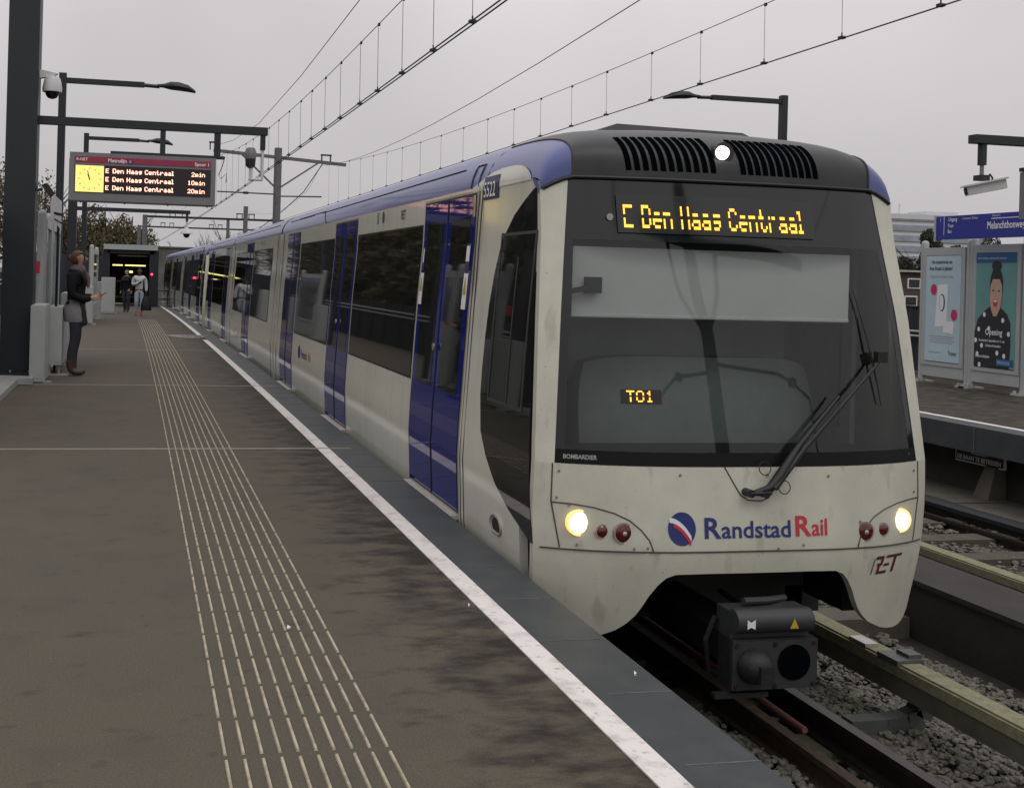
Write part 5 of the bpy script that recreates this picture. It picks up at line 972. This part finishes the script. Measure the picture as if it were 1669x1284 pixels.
def person(x, y, z, H, rz, lean, label, skin, parts):
    """figure built facing +X locally, standing 1.70 tall, scaled to H"""
    r_ = empty('person', (x, y, z), label, 'person'); r_.rotation_euler.z = rz; s = H / 1.70; r_.scale = (s, s, s)
    body = []; E = []
    def ad(p, link=None): body.append(p); (E.append((link, len(body) - 1)) if link is not None else None); return len(body) - 1
    pel = ad((0, 0, .93, .12, .13)); wa = ad((0, 0, 1.08, .10, .11), pel); ch = ad((.0, 0, 1.26, .115, .14), wa); ut = ad((-.01, 0, 1.38, .09, .12), ch); nk = ad((.0, 0, 1.45, .05), ut); n2 = ad((.012, 0, 1.50, .047), nk)
    h1 = ad((.035, 0, 1.585, .088, .076), n2); h3 = ad((.02, 0, 1.675, .055, .05), h1)
    for sg_ in (1, -1):
        L = parts['legs'][0 if sg_ > 0 else 1]; k = pel
        for p in L: k = ad(p, k)
        A = parts['arms'][0 if sg_ > 0 else 1]; k = ut
        for p in A: k = ad(p, k)
        w0 = body[k]; d = parts['hand'][0 if sg_ > 0 else 1]; dv = Vector(d[0]).normalized(); sv_ = Vector(d[1]).normalized(); dn = dv.cross(sv_)
        pm = ad((w0[0] + dv.x * .045, w0[1] + dv.y * .045, w0[2] + dv.z * .045, .024, .034), k)
        for j, (o_, l_) in enumerate(((-.027, .058), (-.009, .068), (.009, .064), (.026, .05))):
            a0 = Vector(body[pm][:3]) + sv_ * o_ + dv * .03; a1 = a0 + dv * l_ * .5 + dn * .012; a2 = a1 + dv * l_ * .35 + dn * .028
            i0 = ad((*a0, .009), pm); i1 = ad((*a1, .0085), i0); ad((*a2, .0075), i1)
        t0 = Vector(body[k][:3]) + dv * .02 - sv_ * .028 + dn * .01; i0 = ad((*t0, .0105), k); t1 = t0 + dv * .032 - sv_ * .01 + dn * .022; ad((*t1, .009), i0)
    o = skin_obj('body', body, E, skin, r_, 2, 0)
    # face
    b = MB(); b.tube([(.108, 0, 1.615), (.138, 0, 1.585), (.112, 0, 1.575)], [.008, .015, .012], 6); 
    for sg_ in (1, -1): b.tube([(.03, .076 * sg_, 1.62), (.012, .088 * sg_, 1.61), (.018, .082 * sg_, 1.575)], [.012, .018, .008], 6)
    b.build('nose_and_ears', skin, None, smooth=60).parent = r_
    b = MB()
    for sg_ in (1, -1): b.lathe((.106, .032 * sg_, 1.617), [(.004, .006), (.011, .003), (.013, -.006)], 10, 'x')
    b.build('eye', 'textk').parent = r_
    b = MB(); b.tube([(.102, -.022, 1.551), (.113, 0, 1.549), (.102, .022, 1.551)], .0055, 6); b.build('mouth', 'textred').parent = r_
    return r_
def loc_parent(o, r_): o.parent = r_; return o
LEGS = [[(.0, .085, .88, .095, .09), (.02, .09, .52, .062), (.01, .09, .46, .058), (-.02, .09, .3, .055), (-.02, .09, .08, .04), (.04, .09, .035, .03), (.12, .1, .025, .02)], [(.0, -.085, .88, .095, .09), (.0, -.09, .52, .062), (-.01, -.09, .46, .058), (-.04, -.09, .3, .055), (-.05, -.09, .08, .04), (.01, -.09, .035, .03), (.09, -.1, .025, .02)]]
ARMP = [[(-.02, .17, 1.37, .06), (-.05, .21, 1.2, .048), (-.04, .215, 1.1, .042), (.12, .17, 1.06, .036), (.24, .1, 1.075, .028)], [(-.02, -.17, 1.37, .06), (-.06, -.21, 1.2, .048), (-.05, -.215, 1.1, .042), (.10, -.16, 1.04, .036), (.22, -.07, 1.06, .028)]]
HP = [((.9, -.35, .15), (.0, .3, 1)), ((.9, .35, .15), (.0, .3, 1))]
W = person(-.86, 16.16, 0, 1.80, 0, 0, 'woman in black jacket and grey skirt standing at the left, looking at her phone', 'skin', dict(legs=LEGS, arms=ARMP, hand=HP))
def hair(r_, m, bun=False):
    b = MB(); n = 18; zs_ = [1.505, 1.53, 1.56, 1.59, 1.62, 1.65, 1.675, 1.695, 1.708]
    for zi, z in enumerate(zs_):
        t = (z - 1.60) / .108; rr = math.sqrt(max(0, 1 - t * t)); rx, ry = .106 * max(rr, .12), .09 * max(rr, .12)
        for k in range(n):
            a = 2 * math.pi * k / n; x = math.cos(a); fr = max(0, x) if z < 1.655 else 0; xx = (-.0 + rx * x) if not fr else (.0 + rx * x * .25)
            b.v.append((xx + .01, ry * math.sin(a) * (1.0 + .03 * math.sin(9 * a + zi)), z))
    b.f = [(i * n + k, i * n + (k + 1) % n, (i + 1) * n + (k + 1) % n, (i + 1) * n + k) for i in range(len(zs_) - 1) for k in range(n)] + [tuple(range(n)), tuple(range((len(zs_) - 1) * n, len(zs_) * n))]; b.mi = [0] * len(b.f)
    if bun: b.lathe((-.085, 0, 1.60), [(.01, -.05), (.035, -.035), (.045, 0), (.035, .035), (.01, .05)], 12)
    b.build('hair', m, None, smooth=60).parent = r_
def infl(L, d, i0=0, i1=None): return [(p[0], p[1], p[2], p[3] + d, (p[4] if len(p) > 4 else p[3]) + d) for p in L[i0:i1]]
# jacket torso + sleeves
nd = [(0, 0, .99, .135, .135), (0, 0, 1.1, .125, .13), (.005, 0, 1.25, .145, .155), (-.01, 0, 1.37, .12, .16), (-.005, 0, 1.45, .085, .10)]; ed = chain(0, 5)
for A in ARMP:
    n0 = len(nd); nd += [(A[0][0], A[0][1], A[0][2] + .01, .085, .085)] + infl(A, .02, 1, 4) + [(A[4][0] - .02, A[4][1] + (.012 if A[4][1] > 0 else -.012), A[4][2], .046, .046)]; ed += [(3, n0)] + chain(n0, 5)
skin_obj('jacket', nd, ed, 'jacket', W, 2, 1)
b = MB(); rings(b, [(0, 0, .73, .145, .165), (0, 0, .76, .155, .175), (-.01, 0, .88, .155, .175), (-.01, 0, .97, .14, .16), (0, 0, 1.03, .13, .145)], 22); b.build('skirt', 'skirt', None, smooth=60).parent = W
for k, L in enumerate(LEGS): skin_obj('leggings', infl(L, .006, 0, 5), chain(0, 5), 'legging', W, 2, 0)
for k, L in enumerate(LEGS):
    x, yy = L[4][0], L[4][1]; skin_obj('boot', [(x, yy, .235, .056), (x, yy, .19, .058), (x, yy, .1, .054), (x + .035, yy, .05, .05), (x + .11, yy, .04, .044, .042), (x + .175, yy, .033, .032)], chain(0, 6), 'boots', W, 2, 0)
b = MB(); rings(b, [(.0, 0, 1.38, .09, .11), (.015, 0, 1.43, .115, .125), (.015, 0, 1.475, .10, .105), (.01, 0, 1.515, .068, .07)], 16); b.tube([(.09, .03, 1.44), (.15, .03, 1.33), (.16, .02, 1.2)], [.03, .035, .02], 8); b.build('scarf', 'scarf', None, smooth=60).parent = W
b = MB(); b.add([(-.0, -.13, 1.0), (.12, -.14, .98), (.17, -.12, .72), (.14, -.1, .68), (.05, -.14, .70), (-.0, -.1, 1.0), (.12, -.1, .98), (.17, -.08, .72), (.14, -.06, .68), (.05, -.1, .70)], [(0, 1, 2, 3, 4), (5, 6, 7, 8, 9), (0, 1, 6, 5), (1, 2, 7, 6), (2, 3, 8, 7), (3, 4, 9, 8), (4, 0, 5, 9)]); b.build('shoulder_bag', 'bag', None).parent = W
hair(W, 'hairm', True)
b = MB(); b.obox((.355, .0, 1.105), (.05, 0, .035), (0, .033, 0), (-.003, 0, .005)); b.build('phone', 'phone', None); o = COL.objects['phone']; o.parent = W
# person in grey, facing the camera
LG2 = [[(.0, .085, .88, .095, .09), (.03, .10, .5, .062), (.03, .10, .46, .06), (.0, .1, .3, .055), (.0, .09, .08, .04), (.05, .09, .035, .04), (.14, .1, .028, .032)], [(.0, -.085, .88, .095, .09), (.06, -.09, .5, .062), (.05, -.09, .46, .06), (-.02, -.09, .3, .055), (-.06, -.09, .09, .04), (-.02, -.09, .04, .04), (.07, -.1, .028, .032)]]
AR2 = [[(-.02, .18, 1.36, .06), (-.03, .24, 1.18, .048), (-.02, .25, 1.1, .044), (.02, .25, .95, .036), (.03, .25, .84, .028)], [(-.02, -.18, 1.36, .06), (-.03, -.22, 1.2, .048), (-.02, -.225, 1.12, .044), (.13, -.14, 1.14, .036), (.2, -.05, 1.17, .028)]]
P2 = person(.09, 38.2, -.06, 1.63, -math.pi / 2 + .1, 0, 'person in grey sweatshirt, pale jeans and red shoes carrying a black bag', 'darkskin', dict(legs=LG2, arms=AR2, hand=[((.05, 0, -1), (1, 0, 0)), ((.6, .8, .2), (0, 0, 1))]))
nd = [(0, 0, .93, .15, .15), (0, 0, 1.1, .14, .15), (.005, 0, 1.25, .15, .17), (-.01, 0, 1.38, .12, .15), (-.01, 0, 1.46, .075, .085)]; ed = chain(0, 5)
for A in AR2: n0 = len(nd); nd += infl(A, .022, 0, 4) + [(A[4][0], A[4][1], A[4][2] + .02, .045, .045)]; ed += [(3, n0)] + chain(n0, 5)
skin_obj('sweatshirt', nd, ed, 'sweat', P2, 2, 1)
skin_obj('jeans', [(0, 0, .95, .14, .14), (0, 0, .88, .13, .15)] + infl(LG2[0], .014, 0, 5) + infl(LG2[1], .014, 0, 5), [(0, 1), (1, 2), (1, 7)] + chain(2, 5) + chain(7, 5), 'jeans', P2, 2, 0)
for L in LG2: x, yy = L[4][0], L[4][1]; skin_obj('shoe', [(x, yy, .10, .052), (x + .03, yy, .05, .05), (x + .1, yy, .04, .045), (x + .165, yy, .03, .03)], chain(0, 4), 'redshoe', P2, 2, 0)
hair(P2, 'hairk')
b = MB(); b.obox((.27, .02, 1.2), (.04, 0, .03), (0, .03, 0), (-.003, 0, .005)); b.build('phone', 'phone', None).parent = P2
b = MB(); b.tube([(.3, 38.15, .62), (.34, 38.15, .78), (.38, 38.15, .62)], .012, 6)
rings(b, [(.34, 38.15, .12, .17, .1), (.34, 38.15, .16, .19, .11), (.34, 38.15, .45, .17, .1), (.34, 38.15, .62, .1, .06)], 14); tag(b.build('carrier_bag', 'bag', None, smooth=50, loc=(.34, 38.15, .1)), 'bulky black bag held by the person in grey', 'bag')
P3 = person(-.37, 42, -.1, 1.62, -math.pi / 2 - .6, 0, 'dark clothed person half hidden behind the person in grey', 'skin', dict(legs=LG2, arms=[AR2[0], [(a[0], -a[1], *a[2:]) for a in AR2[0]]], hand=[((.05, 0, -1), (1, 0, 0)), ((.05, 0, -1), (1, 0, 0))]))
nd = [(0, 0, .85, .16, .16), (0, 0, 1.1, .15, .16), (.005, 0, 1.25, .16, .18), (-.01, 0, 1.38, .12, .15), (-.01, 0, 1.46, .085, .09)]; ed = chain(0, 5)
for A in (AR2[0], [(a[0], -a[1], *a[2:]) for a in AR2[0]]): n0 = len(nd); nd += infl(A, .022, 0, 5); ed += [(3, n0)] + chain(n0, 5)
skin_obj('coat', nd, ed, 'jacket', P3, 2, 1)
skin_obj('trousers', [(0, 0, .95, .14, .14), (0, 0, .88, .13, .15)] + infl(LG2[0], .014, 0, 7) + infl(LG2[1], .014, 0, 7), [(0, 1), (1, 2), (1, 9)] + chain(2, 7) + chain(9, 7), 'legging', P3, 2, 0)
hair(P3, 'hairk')
